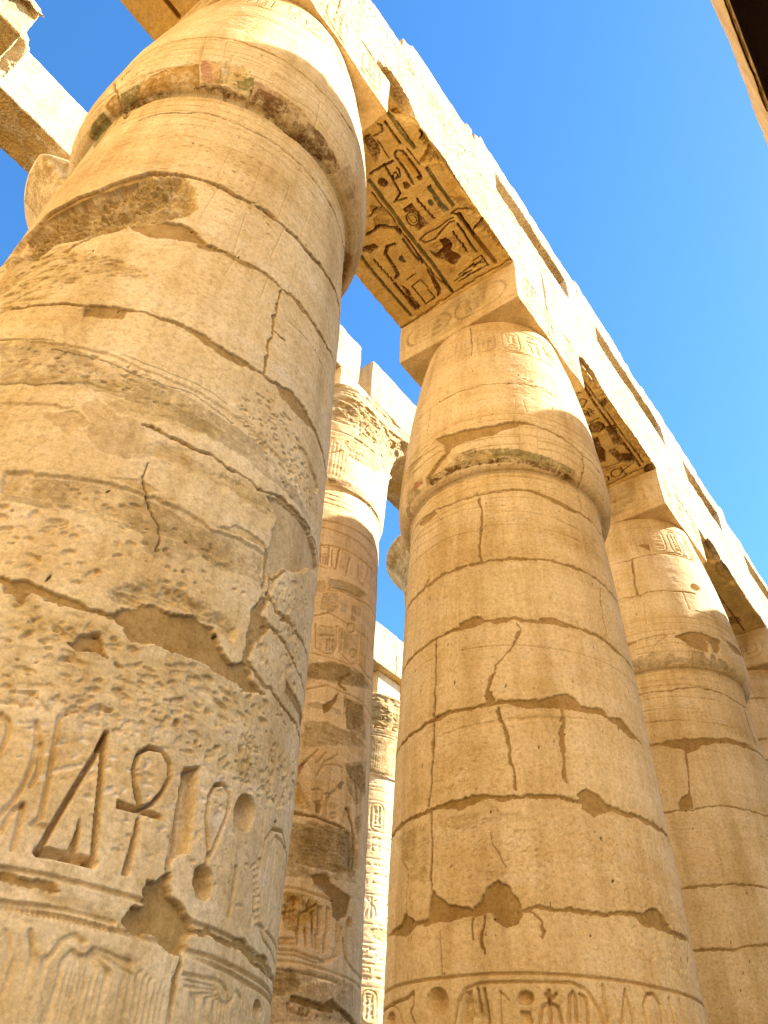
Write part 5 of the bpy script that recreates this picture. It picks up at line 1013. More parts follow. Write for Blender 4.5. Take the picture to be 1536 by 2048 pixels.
('YL',(0.04375,0.032,'brn',1.14),[(0.739,1.475),(0.739,1.613),(0.74,1.836)]),
('YL',(0.0375,0.024,'brn',1.14),[(0.502,1.543),(0.636,1.559),(0.671,1.485),(0.64,1.443)]),
('YL',(0.025,0.016,'brn',0.95),[(0.503,1.624),(0.481,1.793),(0.475,1.914)]),
('Y',(0.016,'brn',1.14),[(0.172,2.665),(0.359,2.661),(0.353,2.887),(0.36,3.08),(0.184,3.097),(0.184,3.002),(0.309,2.949),(0.325,2.832),(0.258,2.773),(0.181,2.729)]),
('YL',(0.025,0.032,'brn',1.14),[(0.241,2.987),(0.206,2.988),(0.173,2.973),(0.146,2.943),(0.131,2.904),(0.128,2.86),(0.139,2.82),(0.161,2.789),(0.192,2.771),(0.227,2.77),(0.26,2.785),(0.286,2.814),(0.302,2.853),(0.305,2.896),(0.294,2.937),(0.272,2.969),(0.242,2.986)]),
('YL',(0.015,0.016,'brn',1.14),[(0.236,2.946),(0.217,2.946),(0.198,2.935),(0.183,2.914),(0.173,2.887),(0.171,2.859),(0.176,2.833),(0.187,2.813),(0.204,2.802),(0.223,2.802),(0.241,2.813),(0.256,2.834),(0.266,2.86),(0.269,2.889),(0.264,2.915),(0.253,2.935),(0.236,2.947)]),
('YL',(0.0375,0.0256,'brn',1.14),[(0.464,2.65),(0.451,2.715),(0.471,2.732),(0.458,2.798),(0.478,2.815),(0.465,2.881),(0.485,2.898),(0.472,2.965),(0.492,2.982),(0.479,3.049),(0.499,3.066)]),
('YL',(0.0325,0.032,'och',1.52),[(0.727,3.224),(0.647,3.214),(0.467,3.227),(0.224,3.198),(0.114,3.229),(0.145,3.313),(0.298,3.348),(0.514,3.285),(0.641,3.257),(0.71,3.282)]),
('YL',(0.03,0.0256,'brn',1.33),[(0.609,3.403),(0.589,3.478),(0.607,3.493),(0.586,3.568),(0.604,3.583),(0.584,3.659),(0.602,3.675),(0.581,3.751),(0.599,3.767),(0.578,3.844),(0.597,3.86)]),
('Y',(0.016,'brn',1.42),[(0.357,3.39),(0.468,3.421),(0.487,3.556),(0.41,3.675),(0.474,3.846),(0.308,3.932),(0.233,3.776),(0.134,3.655),(0.121,3.444),(0.192,3.57),(0.339,3.549)]),
('P',(0.012,),[(0.163,3.88),(0.266,3.928),(0.27,4.06),(0.173,4.07),(0.12,3.98)]),
('YL',(0.025,0.0192,'dk',1.8),[(0.149,4.159),(0.404,4.129)]),
('YL',(0.025,0.0192,'dk',1.8),[(0.204,4.197),(0.595,4.212)]),
('YL',(0.025,0.0192,'dk',1.8),[(0.262,4.107),(0.574,4.069)]),
('YL',(0.025,0.0192,'dk',1.8),[(0.37,4.183),(0.745,4.216)]),
('YL',(0.025,0.0192,'dk',1.8),[(0.581,4.023),(0.741,4.01)]),
('YL',(0.025,0.0192,'dk',1.8),[(0.541,4.122),(0.739,4.084)]),
('YL',(0.025,0.0192,'dk',1.8),[(0.741,4.01),(0.734,4.234)]),
('YL',(0.025,0.0192,'dk',1.8),[(0.62,4.101),(0.737,4.159)]),
('YL',(0.025,0.0192,'dk',1.8),[(0.297,4.157),(0.488,4.137)]),
('YL',(0.025,0.0192,'dk',1.8),[(0.48,4.079),(0.635,4.112)]),
('YL',(0.0375,0.032,'brn',1.61),[(0.732,3.346),(0.726,3.556),(0.704,3.76),(0.714,3.916)]),
('YL',(0.0375,0.0256,'brn',1.52),[(0.754,3.15),(0.834,3.254),(0.828,3.461),(0.822,3.673)]),
('YL',(0.025,0.0192,'brn',1.52),[(0.739,3.14),(0.867,3.138),(0.991,3.239)]),
('YL',(0.03,0.0256,'brn',1.42),[(-0.682,3.08),(-0.7,3.147),(-0.677,3.16),(-0.695,3.228),(-0.673,3.241),(-0.69,3.309),(-0.668,3.322),(-0.685,3.391),(-0.662,3.404),(-0.68,3.473),(-0.657,3.487),(-0.675,3.556),(-0.652,3.57)]),
('YL',(0.0625,0.032,'brn',1.23),[(-0.256,3.052),(-0.37,3.021),(-0.473,3.097),(-0.486,3.24),(-0.5,3.384),(-0.529,3.52),(-0.598,3.55)]),
('YL',(0.025,0.032,'dk',1.71),[(-0.469,3.681),(-0.29,3.676)]),
('YL',(0.0275,0.032,'dk',1.71),[(-0.475,3.837),(-0.296,3.817),(-0.269,3.996)]),
('YL',(0.0275,0.032,'dk',1.71),[(-0.475,3.837),(-0.471,4.237),(-0.28,4.233),(-0.294,4.032)]),
('Y',(0.02,'brn',1.42),[(-0.097,3.696),(-0.068,3.82),(-0.114,4.16),(-0.22,4.248),(-0.165,3.962)]),
('Y',(0.02,'brn',1.33),[(-0.599,3.682),(-0.559,3.791),(-0.577,4.218),(-0.661,4.271),(-0.657,3.994)]),
('Y',(0.0,'brn',1.33),[(-0.152,4.079),(-0.151,4.215),(-0.236,4.237)]),
('YL',(0.0625,0.032,'brn',1.14),[(-0.677,3.627),(-0.676,3.954),(-0.68,4.229)]),
('R',(0.045,),[(0.966,1.387),(1.102,1.447),(1.157,1.621),(1.137,1.762),(1.005,1.667),(0.936,1.539)]),
('R',(0.06,),[(1.064,1.868),(1.215,1.937),(1.194,2.265),(1.128,2.425),(1.009,2.361),(0.842,2.304),(0.773,2.255),(0.836,2.194),(0.995,2.142),(0.989,1.975)]),
('R',(0.03,),[(0.854,2.902),(1.08,3.064),(1.094,3.439),(0.987,3.41),(0.924,3.179)]),
('R',(0.04,),[(0.895,3.557),(1.113,3.476),(1.125,4.01),(1.127,4.259),(1.02,4.009),(0.996,3.7)]),
('YL',(0.0375,0.048,'brn',1.71),[(1.008,1.948),(1.063,1.927),(1.073,1.854)]),
('YL',(0.03125,0.048,'brn',1.71),[(0.895,3.557),(1.005,3.516),(1.103,3.492)]),
('R',(0.02,),[(0.129,3.4),(0.305,3.402),(0.597,3.488),(0.648,3.745),(0.58,3.921),(0.478,3.874),(0.384,3.681),(0.199,3.625)]),
('YL',(0.025,0.016,'brn',0.95),[(0.773,1.962),(0.787,2.265)]),
('Y',(0.0,'yel',0.35),[(1.066,2.767),(1.08,3.064),(0.919,2.994),(0.927,2.666)]),
('J',(0.035,0.04),[(-1.125,4.407),(-0.682,4.37),(-0.022,4.333),(0.512,4.31),(1.115,4.352)]),
],
'soff2': [
('YL',(0.05,0.02,'brn',1.3),[(0.87,7.259),(0.85,7.879),(0.849,8.441),(0.858,9.107),(0.868,9.808)]),
('YL',(0.03,0.02,'brn',1.2),[(0.927,7.361),(0.938,7.972),(0.939,8.537),(0.958,9.758)]),
('YL',(0.04,0.02,'och',1.5),[(0.864,7.011),(0.927,7.361)]),
('YL',(0.03,0.03,'dk',1.5),[(0.601,7.385),(0.68,7.377),(0.766,7.424),(0.668,7.444),(0.593,7.418)]),
('YL',(0.024,0.02,'brn',1.5),[(0.577,7.624),(0.719,7.562),(0.761,7.655),(0.64,7.765),(0.557,7.708)]),
('YL',(0.024,0.02,'dk',1.6),[(0.526,7.95),(0.77,7.953)]),
('YL',(0.024,0.02,'dk',1.6),[(0.584,7.923),(0.677,8.054)]),
('YL',(0.024,0.02,'dk',1.6),[(0.654,7.873),(0.631,8.056)]),
('YL',(0.024,0.02,'dk',1.6),[(0.604,7.838),(0.734,8.027)]),
('YL',(0.024,0.02,'dk',1.6),[(0.694,7.836),(0.742,7.967)]),
('YL',(0.024,0.02,'dk',1.6),[(0.546,7.864),(0.61,8.008)]),
('YL',(0.04,0.02,'brn',1.4),[(0.502,8.181),(0.753,8.173)]),
('Y',(0.02,'brn',1.1),[(0.468,8.315),(0.569,8.228),(0.695,8.247),(0.755,8.356),(0.726,8.493),(0.606,8.527),(0.479,8.46)]),
('YL',(0.03,0.03,'dk',1.4),[(0.468,8.315),(0.569,8.228),(0.695,8.247),(0.755,8.356),(0.726,8.493),(0.606,8.527),(0.479,8.46),(0.468,8.315)]),
('Y',(0.02,'brn',0.9),[(0.751,8.441),(0.958,8.496),(0.884,8.705),(0.824,9.084),(0.698,8.961),(0.716,8.727)]),
('Y',(0.03,'brn',1.3),[(0.445,8.576),(0.532,8.587),(0.477,8.845),(0.476,9.061),(0.345,9.3),(0.201,9.276),(0.181,9.151),(0.328,8.886)]),
('Y',(0.03,'brn',1.3),[(0.548,9.037),(0.655,9.053),(0.684,9.239),(0.824,9.335),(0.89,9.6),(0.764,9.625),(0.582,9.463),(0.541,9.25)]),
('YL',(0.03,0.03,'dk',1.5),[(0.118,9.699),(0.218,9.69),(0.177,9.848),(0.091,9.836)]),
('YL',(0.03,0.03,'dk',1.5),[(0.508,9.721),(0.492,9.759),(0.461,9.79),(0.421,9.809),(0.376,9.814),(0.335,9.803),(0.303,9.778),(0.286,9.744),(0.285,9.704),(0.302,9.666),(0.333,9.636),(0.373,9.617),(0.417,9.612),(0.458,9.623),(0.49,9.648),(0.507,9.682)]),
('YL',(0.03,0.03,'dk',1.5),[(0.509,9.736),(0.829,9.632)]),
('YL',(0.03,0.03,'dk',1.5),[(0.533,9.601),(0.545,9.852)]),
('YL',(0.05,0.05,'brn',1.5),[(-0.0,9.947),(0.352,9.913),(0.697,9.88),(1.105,9.895)]),
('YL',(0.03,0.03,'brn',1.4),[(0.2,9.426),(0.635,9.499),(0.895,9.64)]),
('Y',(0.0,'brn',0.8),[(1.05,7.901),(1.03,7.931),(1.004,7.951),(0.975,7.956),(0.949,7.947),(0.93,7.925),(0.92,7.893),(0.92,7.855),(0.932,7.819),(0.952,7.789),(0.978,7.77),(1.006,7.764),(1.032,7.773),(1.051,7.796),(1.062,7.828),(1.061,7.865)]),
('Y',(0.03,'brn',1.2),[(1.105,10.068),(1.074,10.116),(1.032,10.146),(0.984,10.153),(0.938,10.136),(0.902,10.097),(0.88,10.043),(0.877,9.981),(0.892,9.922),(0.923,9.874),(0.965,9.845),(1.013,9.838),(1.058,9.856),(1.094,9.894),(1.115,9.948),(1.12,10.009)]),
('R',(0.03,),[(1.127,6.955),(1.163,7.588),(1.201,8.252),(1.194,9.057),(1.106,9.785),(0.955,9.608),(0.996,8.509),(0.976,7.709)]),
('P',(0.02,),[(0.236,9.451),(0.525,9.536),(0.726,9.71),(0.518,9.757),(0.24,9.643)]),
],
}
# ---------------------------------------------------------------- ground
def ground():
    us = np.unique(np.concatenate([np.linspace(-40, 40, 161), np.array([-3000, -800, -200, -80, 80, 200, 800, 3000])])); P = np.zeros((len(us), len(us), 3))
    P[..., 0] = us[None, :]; P[..., 1] = us[:, None]; P[..., 2] = .04*fbm(us[(us >= -40) & (us <= 40)], us[(us >= -40) & (us <= 40)], 2.5, 2.5, 4, 3).mean()
    o = mesh('ground', P.reshape(-1, 3), grid_faces(len(us), len(us)), SAND); tag(o, kind='structure')
ground()

# ---------------------------------------------------------------- columns
_c = np.polyfit([3.12, 5.95, 8.72], [1.417, 1.362, 1.272], 2)
CZ=[8.70,8.702,8.71,8.74,8.80,8.90,9.05,9.3,9.7,10.2,10.8,11.4,11.9,12.165]
CR=[1.272,1.30,1.335,1.375,1.412,1.438,1.448,1.44,1.415,1.377,1.31,1.22,1.13,1.085]
def bud_prof(z): return np.where(z < 8.70, np.polyval(_c, np.maximum(z, 1.2))-.10*np.clip((1.2-z)/1.2, 0, 1)**2, np.interp(z, CZ, CR))
NZ=[0,4,15.2,15.22,15.4,16,17,17.6,18.1,18.45,18.65,18.78,18.8]
NR=[2.05,1.93,1.75,1.80,1.84,1.86,1.91,1.96,2.08,2.3,2.5,2.62,2.6]
def nave_prof(z): return np.interp(z, NZ, NR)
PZ0, PZ1, HB = 12.165, 13.12, 1.11        # abacus bottom and top, half width
def crown_relief(s, rg, gw=.024, gd=.018, u0=-3.6, u1=1.5):
    """cartouches and signs cut round the top of a bud capital"""
    u = u0
    while u < u1:
        if rg.random() < .55: cartouche(s, u, 11.22, .30, .62, gw, gd, rg); u += .42
        else: sign_col(s, u, 11.2, .26, .66, gw, gd, rg); u += .34
    s.line([(u0, 11.16), (u1, 11.16)], gw, gd, 'G'); s.line([(u0, 11.9), (u1, 11.9)], gw, gd, 'G')
def abacus(parent, seed, carve=True, res=.05, fine=.013):
    rg = np.random.default_rng(seed)
    def front(s):
        if carve:
            cartouche_h(s, -.95, -.1, PZ0+.24, .46, rg); cartouche_h(s, -.02, .92, PZ0+.22, .5, rg)
            s.line([(-1.02, PZ0+.12), (1.02, PZ0+.12)], .035, .025, 'G'); s.poly([(-.5, PZ0+.1), (.2, PZ0+.14), (.5, PZ0+.4), (.7, PZ1-.1), (0, PZ1-.06), (-.4, PZ1-.3)], .0, 'Y', col='yel', amt=.3)
        s.base(.012, .006, .003)
    def side(s):
        if carve:
            y0 = parent.location.y
            for k in range(3): cartouche(s, s.us[0]+.42+k*.7, PZ0+.16, .36, .72, .034, .03, rg)
            for k in range(2): sign_col(s, s.us[0]+.78+k*.7, PZ0+.16, .26, .72, .026, .018, rg)
        s.base(.014, .008, .004)
    y = parent.location.y
    d = {1: [(y-HB, y+HB, fine)], 2: [(PZ0, PZ1, fine)], 0: [(-HB, HB, fine)]} if carve else {}
    return block('abacus', (parent.location.x-HB, y-HB, PZ0), (parent.location.x+HB, y+HB, PZ1-.004), STONE, parent, res, d, {(1, 0): front, (0, 1): side} if carve else None, .022, .01, seed)
def cartouche_h(s, u0, u1, v, h, rg):
    r = h/2; pts = arc(u1-r, v+r, r, r, -90, 90, 8)+arc(u0+r, v+r, r, r, 90, 270, 8); pts.append(pts[0]); s.line(pts, .042, .06, 'G')
    sign_row(s, u0+r*.6, u1-r*.4, v+h*.16, v+h*.84, .036, .055, rg)
def bud_column(y, key, label, res, th, seed, x=0, zfine=(2.2, 12.165), specks=60, stems=True):
    e = empty('bud_column', (x, y, 0)); tag(e, label, 'column', 'papyrus-bud columns under the architrave')
    t = even(ring_grid(th[0], th[1], res)); zs = lines(0, 12.165, .12, [(zfine[0], zfine[1], res), (8.68, 8.9, min(res, .012))])
    s = Surf(t*R0, zs, seed); rg = np.random.default_rng(seed)
    s.base(); L = FEATS.get(key, [])
    a, b = th[0]*math.pi/180*R0, th[1]*math.pi/180*R0
    if stems:
        for z in (8.62, 8.50, 8.38, 8.26): s.line([(a, z), (b, z)], .013, .010, 'G')
        for z in (9.62, 9.5, 9.36, 9.2): s.line([(a, z), (b, z)], .015, .013, 'G')
    if key in ('c3', 'c4'):
        for k in range(12): s.line([(a+k*.31, 8.2), (a+k*.31+.01, 6.4)], .011, .006, 'G')
        for k in range(16): s.line([(a+k*.23, 8.9), (a+k*.23, 9.2)], .02, .012, 'G')
        for k in range(16): h = rg.uniform(.04, .2); w_ = rg.uniform(.12, .34); u = rg.uniform(a, b); s.poly([(u, 8.73), (u+w_, 8.74), (u+w_*.9, 8.76+h), (u+w_*.4, 8.76+h*1.2), (u+.02, 8.75+h)], .002, 'Y', col=('grn', 'dk', 'brn', 'och')[k % 4], amt=.5)
    crown_relief(s, rg)
    if key == 'c4':
        for z in (11.3, 10.2, 9.7, 8.3, 7.2, 6.3, 5.4, 4.4): s.line([(a, z), ((a+b)/2, z+.02), (b, z)], .04, .016, 'J')
    s.feats(L); s.specks(specks, .008, a, b, 2.5, 11.5)
    column_parts(s, t, bud_prof, [8.70], ['shaft', 'capital'], [STONE, STONE], e); abacus(e, seed, True, .06, .014 if seed < 3 else .022)
    return e
bud_column(0, 'c1', 'massive weathered nearest column carved with a tall triangle, an ankh and a looped rope', .0048, (-112, 62), 1, specks=60)
bud_column(5.5, 'c2', 'sandstone column with straight mortar joints and a round plaster patch above its carved ring', .0075, (-152, 24), 2, specks=150)
bud_column(11.1028, 'c3', 'third sandstone column of the row, with a large brown mortar patch across its capital', .011, (-162, 14), 3, specks=110)
bud_column(17.8364, 'c4', 'farthest sandstone column of the row, cut off by the right edge of the photo', .02, (-166, 8), 4, zfine=(5, 12.165))

# ---------------------------------------------------------------- architrave of the near row: one block per span, then the courses above
ys = [-5.5, 0, 5.5, 11.1028, 17.8364, 24.2]
AZ0, AZ1 = 13.12, 14.93
LAB = ['architrave block running off the top edge, a painted loop on its underside',
       'architrave block with large painted signs on its underside, between the two nearest columns',
       'architrave block between the patched column and the third column, stained underneath',
       'architrave block from the third column to the last column, with a painted oval under it',
       'last architrave block of the row, leaving the photo at the right edge']
def pecked_side(seed):
    def f(s):
        rg = np.random.default_rng(seed); v0, v1 = s.vs[0], s.vs[-1]; a, b = s.us[0], s.us[-1]
        s.line([(a, v1-.42), (b, v1-.40)], .03, .012, 'G'); s.line([(a, v1-.36), (b, v1-.34)], .02, .010, 'G')
        sign_row(s, a+.2, b-.2, v0+.4, v1-.6, .028, .009, rg, p=.3)
        for _ in range(3):
            u = rg.uniform(a, b); w = rg.uniform(.3, 1.1); z = rg.uniform(v0+.1, v1-.3); s.poly([(u, z), (u+w, z+.05), (u+w*.9, z+.35), (u+.1, z+.3)], .010, 'R')
        s.base(.015, .010, .009)
    return f
def soffit_near(s): s.base(.016, .010, .005); s.poly([(-1.2, 0), (1.2, 0), (1.2, 6), (-1.2, 6)], 0, 'Y', col='gold', amt=1.25); s.feats(FEATS['soff']); s.feats(FEATS['soff'])
def soffit_far(seed, y0, y1):
    def f(s):
        if seed == 12: s.base(.016, .010, .005); s.poly([(-1.2, y0), (1.2, y0), (1.2, y1), (-1.2, y1)], 0, 'Y', col='gold', amt=1.2); s.feats(FEATS['soff2']); s.feats(FEATS['soff2']); return
        rg = np.random.default_rng(seed); s.base(.016, .010, .005); a, b = y0+HB+.1, y1-HB-.1; s.poly([(-1.2, y0), (1.2, y0), (1.2, y1), (-1.2, y1)], 0, 'Y', col='gold', amt=1.25)
        for x in (-.85, 0, .62): s.line([(x, a), (x, b)], .05, .012, 'Y', col='brn', amt=1.4)
        for x0, x1 in ((-.75, -.1), (.1, .55)):
            y = a+.1
            while y < b-.6:
                h = rg.uniform(.4, .75)
                if rg.random() < .5: sign(s, TALL[rg.integers(9)], (x0+x1)/2, y, (x1-x0)*.8, h*.92, .035, .03, 1, 'Y', 'brn')
                else: sign(s, FLAT[rg.integers(11)], (x0+x1)/2, y, (x1-x0)*.85, h*.8, .035, .03, 1, 'Y', 'brn')
                y += h
        for _ in range(7):
            x, y = rg.uniform(-.8, .6), rg.uniform(a, b); w = rg.uniform(.12, .3); s.poly(arc(x, y, w, w*rg.uniform(.8, 1.8), 0, 330, 9), .02, 'Y' if rg.random() < .6 else 'P', col='brn', amt=.8)
        s.poly([(.75, a), (1.0, a), (1.05, b), (.8, b), (.7, (a+b)/2)], .03, 'R')
    return f
def soffit_first(s):
    s.base(.012, .007, .003); s.poly([(-1.2, -6), (1.2, -6), (1.2, 0), (-1.2, 0)], 0, 'Y', col='gold', amt=1.25)
    s.line([(-.62, -5), (-.62, -1.15)], .07, .014, 'Y', col='brn', amt=1.8); s.line([(.5, -5), (.5, -1.15)], .06, .014, 'Y', col='brn', amt=1.8)
    s.line(arc(-.22, -1.95, .2, .42), .05, .016, 'Y', col='brn', amt=1.8); s.poly(arc(-.22, -1.95, .15, .36), .004, 'Y', col='yel', amt=.5)
for k in range(5):
    y0, y1 = ys[k], ys[k+1]
    sof = [soffit_first, soffit_near, soffit_far(12, y0, y1), soffit_far(13, y0, y1), soffit_far(14, y0, y1)][k]
    fine = (.016, .008, .014, .022, .05)[k]; fs = (.03, .022, .03, .04, .07)[k]
    d = {0: [(-HB, HB, fine)], 1: [(y0, y1, fs if k != 1 else .03)]+([(y0+HB-.05, y1-HB+.05, fine)] if k else [(-2.8, -1.0, fine)]), 2: [(AZ0, AZ1, fs)]}
    ch = {0: [((1.1, -2.2, 14.9), (.5, 1.6, .35), (-.25, 0, -.2)), ((1.1, -.6, 14.95), (.4, .8, .3), (-.2, 0, -.22))],
          1: [((1.1, 1.25, 13.1), (.25, .5, .35), (-.14, 0, .16)), ((1.12, 2.6, 13.1), (.16, .5, .10), (-.03, 0, .04))],
          2: [((1.12, 7.1, 13.1), (.2, .5, .2), (-.07, 0, .06))], 3: [((1.12, 13.2, 13.1), (.3, .5, .28), (-.12, 0, .12)), ((1.12, 14.1, 13.1), (.25, .5, .2), (-.06, 0, .08))], 4: []}[k]
    b = block('architrave_block', (-HB, y0+.006, AZ0), (HB, y1-.006, AZ1), LIT, None, .07, d, {(2, 0): sof, (0, 1): pecked_side(40+k)}, .018, .012, 20+k, chips=ch, soffit=SOFF)
    tag(b, LAB[k], 'architrave', 'architrave blocks of the near row')
def simple(name, lo, hi, label, cat, group, seed, res=.07, wear=.035, amp=.018, chips=(), mat=None, dense={}, carve=None):
    b = block(name, lo, hi, mat or LIT, None, res, dense, carve, wear, amp, seed, chips=chips); return tag(b, label, cat, group)
# window course: piers standing on the architrave with open slots between them
X1 = HB-.01
M0, M1 = AZ1+.006, 15.68
for k, (a, b, lab) in enumerate([(1.3, 4.1, 'long upright course block left of the first window slot above the painted soffit'), (6.75, 8.0, 'stone pier between the first and second window slots above the architrave'), (11.4, 12.75, 'stone pier between the second and third window slots above the architrave'), (15.1, 17.0, 'stone pier right of the third window slot above the architrave'), (20.2, 22.4, 'last stone pier at the end of the window course, by the right edge')]):
    simple('window_pier', (-.55, a, M0), (X1, b, M1), lab, 'stone block', 'piers of the window course', 50+k, .05, .03, .016, chips=[((X1, a, M1), (.5, .25, .3), (-.1, .08, -.12))] if k == 0 else ())
T0, T1 = M1+.006, 16.3
for k, (a, b, h, lab) in enumerate([(2.98, 3.38, 15.98, 'short stub of stone at the broken start of the top course'), (3.42, 7.3, 16.26, 'long lintel block over the first window slot'), (7.31, 12.0, 16.38, 'long lintel block over the second window slot'), (12.01, 16.0, 16.36, 'long lintel block over the third window slot'), (16.01, 20.6, 16.1, 'low worn lintel block at the far end of the top course')]):
    simple('lintel_block', (-.5, a, T0), (X1-.012, b-.006, h), lab, 'lintel', 'lintels over the window slots', 60+k, .05, .03, .02, chips=[((X1, a, h), (.5, .2, .25), (-.1, .05, -.1))] if k < 2 else [((X1, (a+b)/2+.6, h), (.4, 1.1, .16), (-.05, 0, -.07))])

# ---------------------------------------------------------------- neighbouring row behind the camera's right shoulder: beam, roof slabs and the columns that carry them
XD = 6.12
def low_column(x, y, label, group):
    e = empty('bud_column', (x, y, 0)); tag(e, label, 'column', group); t = even(ring_grid(0, 10, .12, .12)); zs = lines(0, 12.165, .14, [(8.66, 9.0, .03)]); s = Surf(t*R0, zs, int(x*7+y*3)+200); s.base()
    column_parts(s, t, bud_prof, [8.70], ['shaft', 'capital'], [STONE, STONE], e); abacus(e, int(y)+77, False, .12); return e
def painted_shade(s):  # shade of the roofed aisle, painted near-black into the beam's underside colour
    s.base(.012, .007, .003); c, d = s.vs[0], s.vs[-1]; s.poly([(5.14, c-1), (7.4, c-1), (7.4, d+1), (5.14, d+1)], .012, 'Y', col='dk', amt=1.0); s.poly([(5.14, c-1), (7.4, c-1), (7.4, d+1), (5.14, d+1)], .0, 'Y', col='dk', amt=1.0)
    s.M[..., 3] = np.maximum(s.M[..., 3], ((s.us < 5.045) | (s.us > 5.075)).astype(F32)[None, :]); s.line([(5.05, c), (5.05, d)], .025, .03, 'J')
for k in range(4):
    b = block('architrave_block', (5.01, ys[k]+.006, AZ0), (5.01+2.22, ys[k+1]-.006, 14.66), BEAM, None, .06, {0: [(5.01, 5.15, .012)]}, {(2, 0): painted_shade}, .03, .02, 90+k, chips=[((5.0, 4.2, 14.66), (.3, .8, .3), (.08, 0, -.1))] if k == 1 else ())
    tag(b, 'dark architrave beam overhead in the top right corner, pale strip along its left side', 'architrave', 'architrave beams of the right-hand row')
for y in ys[2:5]: low_column(XD, y, 'sandstone column carrying the overhead beam on the right', 'columns of the right-hand row')
for k in range(1, 5): tag(block('architrave_block', (XD+5.0, ys[k]+.006, AZ0), (XD+7.2, ys[k+1]-.006, 14.66), BEAM, None, .2, {}, None, .03, .02, 95+k), 'architrave beam of the roofed aisle on the right', 'architrave', 'architrave beams of the roofed aisle')
for k in range(10): tag(block('roof_slab', (XD-.35, .5+k*2.8, 14.67), (XD+7.2, .5+(k+1)*2.8-.01, 15.5), BEAM, None, .2, {}, None, .03, .02, 110+k), 'flat stone roof slab lying on the right-hand architrave', 'roof slab', 'roof slabs over the right-hand aisle')

# ---------------------------------------------------------------- nave rows with open bell capitals
NXA, NYS = -7.6, [2.0, 9.3, 16.65, 24.0]
def nave_relief(s, a, b, rg, big=True):
    z = 14.2
    while z > 1.5:
        k = rg.integers(3); h = rg.uniform(.5, 1.3)
        s.line([(a, z), (b, z)], .035, .02, 'G')
        if k == 0:
            u = a+.2
            while u < b: cartouche(s, u, z-h, .42, h*.92, .035, .025, rg); s.poly([(u-.2, z-h), (u+.2, z-h), (u+.2, z-.1), (u-.2, z-.1)], 0, 'Y', col='yel', amt=rg.uniform(.1, .5)); u += .62
        elif k == 1: sign_row(s, a, b, z-h*.8, z-.08, .035, .025, rg)
        else:
            for _ in range(4): u = rg.uniform(a, b); s.poly(arc(u, z-h/2, .4, h*.4, 0, 330, 9), .03, 'R')
        z -= h
def nave_column(x, y, key, label, res, th, seed, zlo=2.0, broken=.75, lift=0):
    e = empty('bell_column', (x, y, lift)); tag(e, label, 'column', 'open-capital columns of the nave')
    t = even(ring_grid(th[0], th[1], res*.8)); zs = lines(-.8, 18.8, .2, [(zlo, 18.8, res), (15.15, 15.45, min(res, .016))]); s = Surf(t*R0, zs, seed); rg = np.random.default_rng(seed); s.base(.02, .01, .004)
    a, b = R(th[0])*R0, R(th[1])*R0
    if key: s.feats(FEATS[key])
    else: nave_relief(s, a, b, rg)
    for z in (14.9, 14.75, 14.6): s.line([(a, z), (b, z)], .025, .014, 'G')
    for k in range(60): u = a+(b-a)*k/60; s.line([(u, 15.5), (u+.02, 16.6)], .02, .008, 'G')
    s.line([(a, 17.0), (b, 17.0)], .04, .02, 'G'); sign_row(s, a, b, 17.2, 18.1, .035, .02, rg)
    if not key:
        s.poly([(a, 15.3), (b, 15.3), (b, 18.75), (a, 18.75)], 0, 'Y', col='stain', amt=.9)
        sign_row(s, a, b, 17.1, 18.3, .05, .05, rg, 'Y', ['brn', 'och'])
        s.line([(a, 18.45), (b, 18.45)], .05, .03, 'G'); s.line([(a, 16.9), (b, 16.9)], .05, .03, 'G')
    # broken rim
    n = fbm(s.us, s.vs, .9, 5, seed+3, 3); s.feats([('R', (.03,), [(a, 17.3), (b, 17.3), (b, 18.7), (a, 18.7)])]) if broken > .5 else None
    s.H -= (sstep(17.3, 18.5, s.vs)[:, None]*np.clip(n*1.6-.05, 0, 1)*broken).astype(F32)
    if broken > .5 or lift:      # most of the rim has fallen away on the camera's side
        dg = np.degrees(t); lim = 1.99+(.65*(1-sstep(-98, -80, dg)+sstep(150, 200, dg)) if lift else .5*sstep(18, 42, dg))[None, :]+.10*fbm(s.us, s.vs, .5, .4, seed+8, 4, .6); over = np.maximum(nave_prof(s.vs)[:, None]-lim, 0)
        s.H -= over.astype(F32)*(dg < 75)[None, :]; s.M[..., 1] = np.maximum(s.M[..., 1], np.clip(over*8, 0, 1)*(dg < 75)[None, :])
    column_parts(s, t, nave_prof, [15.2], ['shaft', 'bell_capital'], [NAVE, NAVE], e)
    block('abacus', (x-1.15, y-.85, 18.81+lift), (x+1.15, y+.85, 20.27 if not lift else 20.01), NAVE, e, .1, {}, None, .03, .02, seed+5); return e
nave_column(NXA, NYS[0], None, 'column behind the nearest column, only its flared capital showing at upper left', .025, (-125, 60), 31, 12, 0, .65)
nave_column(NXA, NYS[1], 'a2', 'tall relief-covered column with a sunlit flared capital, between the two nearest columns', .018, (-132, 44), 32)
nave_column(NXA, NYS[2], None, 'column hidden behind the patched column, its shaded flared rim jutting out left of it', .025, (-146, 30), 33, 8, 0)
nave_column(-17.0, 23.5, None, 'distant sunlit yellow column seen low down in the gap between two columns', .03, (-140, 40), 34)
B0, B1 = 20.28, 22.05
def stained(s):
    rg = np.random.default_rng(s.seed); a, b, c, d = s.us[0], s.us[-1], s.vs[0], s.vs[-1]; s.base(.02, .01, .004)
    s.poly([(a, c), (b, c), (b, d), (a, d)], 0, 'Y', col='och', amt=.6)
    for _ in range(int((d-c)*2.2)):
        u, v = rg.uniform(a, b), rg.uniform(c, d); w = rg.uniform(.2, .6); s.poly(arc(u, v, w*.6, w, 0, 330, 9), .02, 'Y', col='stain', amt=1.5)
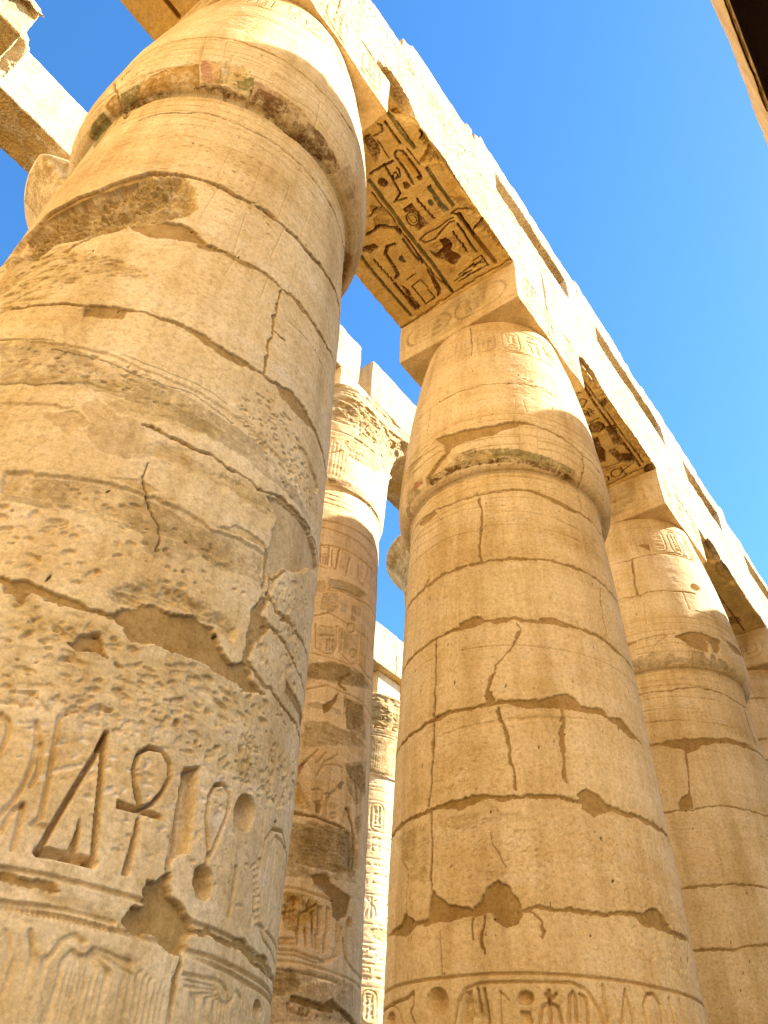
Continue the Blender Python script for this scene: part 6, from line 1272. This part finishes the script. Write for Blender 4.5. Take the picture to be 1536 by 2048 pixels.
def nb(lo, hi, label, seed, **k): return simple('architrave_block', lo, hi, label, 'architrave', 'architrave blocks of the nave rows', seed, .06, .04, .025, mat=LIT, carve={(2, 0): stained}, **k)
nb((NXA-1.25, -9, 20.02), (NXA-.05, NYS[0], B1), 'rear half of a split architrave at upper left, its long face sunlit', 130)
nb((NXA-.04, -9, B0), (NXA+1.15, -2.05, B1), 'broken stump of a front architrave half at the left edge', 131, chips=[((NXA+1.1, -2.15, B0), (1.2, 1.0, 1.5), (-.2, -.3, .25)), ((NXA+.5, -2.15, B1), (1.5, .8, .6), (0, -.3, -.3))])
nb((NXA-1.2, NYS[0]+.01, B0), (NXA+1.15, 9.28, B1), 'sunlit architrave block above the flared capital, left of a gap', 132)
nb((NXA-1.2, 9.85, B0), (NXA+1.15, NYS[2], B1), 'sunlit architrave block above the flared capital, right of a gap', 133)
nb((NXA-1.2, NYS[2]+.01, B0), (NXA+1.15, 24, B1), 'architrave block hidden behind the patched column', 134)
nb((-18.2, 14, B0), (-15.5, 23.5, B1+.3), 'distant sunlit architrave block low in the gap, with its underside showing', 135)
nb((-18.2, 23.51, B0), (-15.5, 31.4, B1+.3), 'distant sunlit architrave block low in the gap, beside the patched column', 136)

# ---------------------------------------------------------------- unseen end wall added behind the camera to bounce sunlight onto the columns
tag(block('end_wall', (-34, -13, 0), (40, -10.0, 22), PALE, None, .8, {}, None, .06, .05, 150), 'tall unseen sandstone end wall added behind the camera to bounce sunlight', 'wall')

# clerestory standing on the nave side of the near row, and unseen blocks added on the right-hand roof to shade a nave column's foot
for k, (a, b_) in enumerate([(5.6, 11.1), (11.11, 17.8), (17.81, 24.2)]):
    simple('clerestory_block', (-HB+.01, a, M0), (-.62, b_-.006, 20.5), ('clerestory wall block on the nave side, above the patched column', 'clerestory wall block on the nave side, above the third column', 'clerestory wall block on the nave side, above the last column')[k], 'stone block', 'clerestory blocks', 160+k, .2)
for k in range(3):
    simple('shade_block', (XD+1, 19.6+k*3.4, 15.51), (XD+3, 19.6+(k+1)*3.4-.01, 20.75), 'unseen stone block added on the right-hand roof slabs to shade the relief column', 'stone block', 'added shade blocks on the right-hand roof', 165+k, .25)
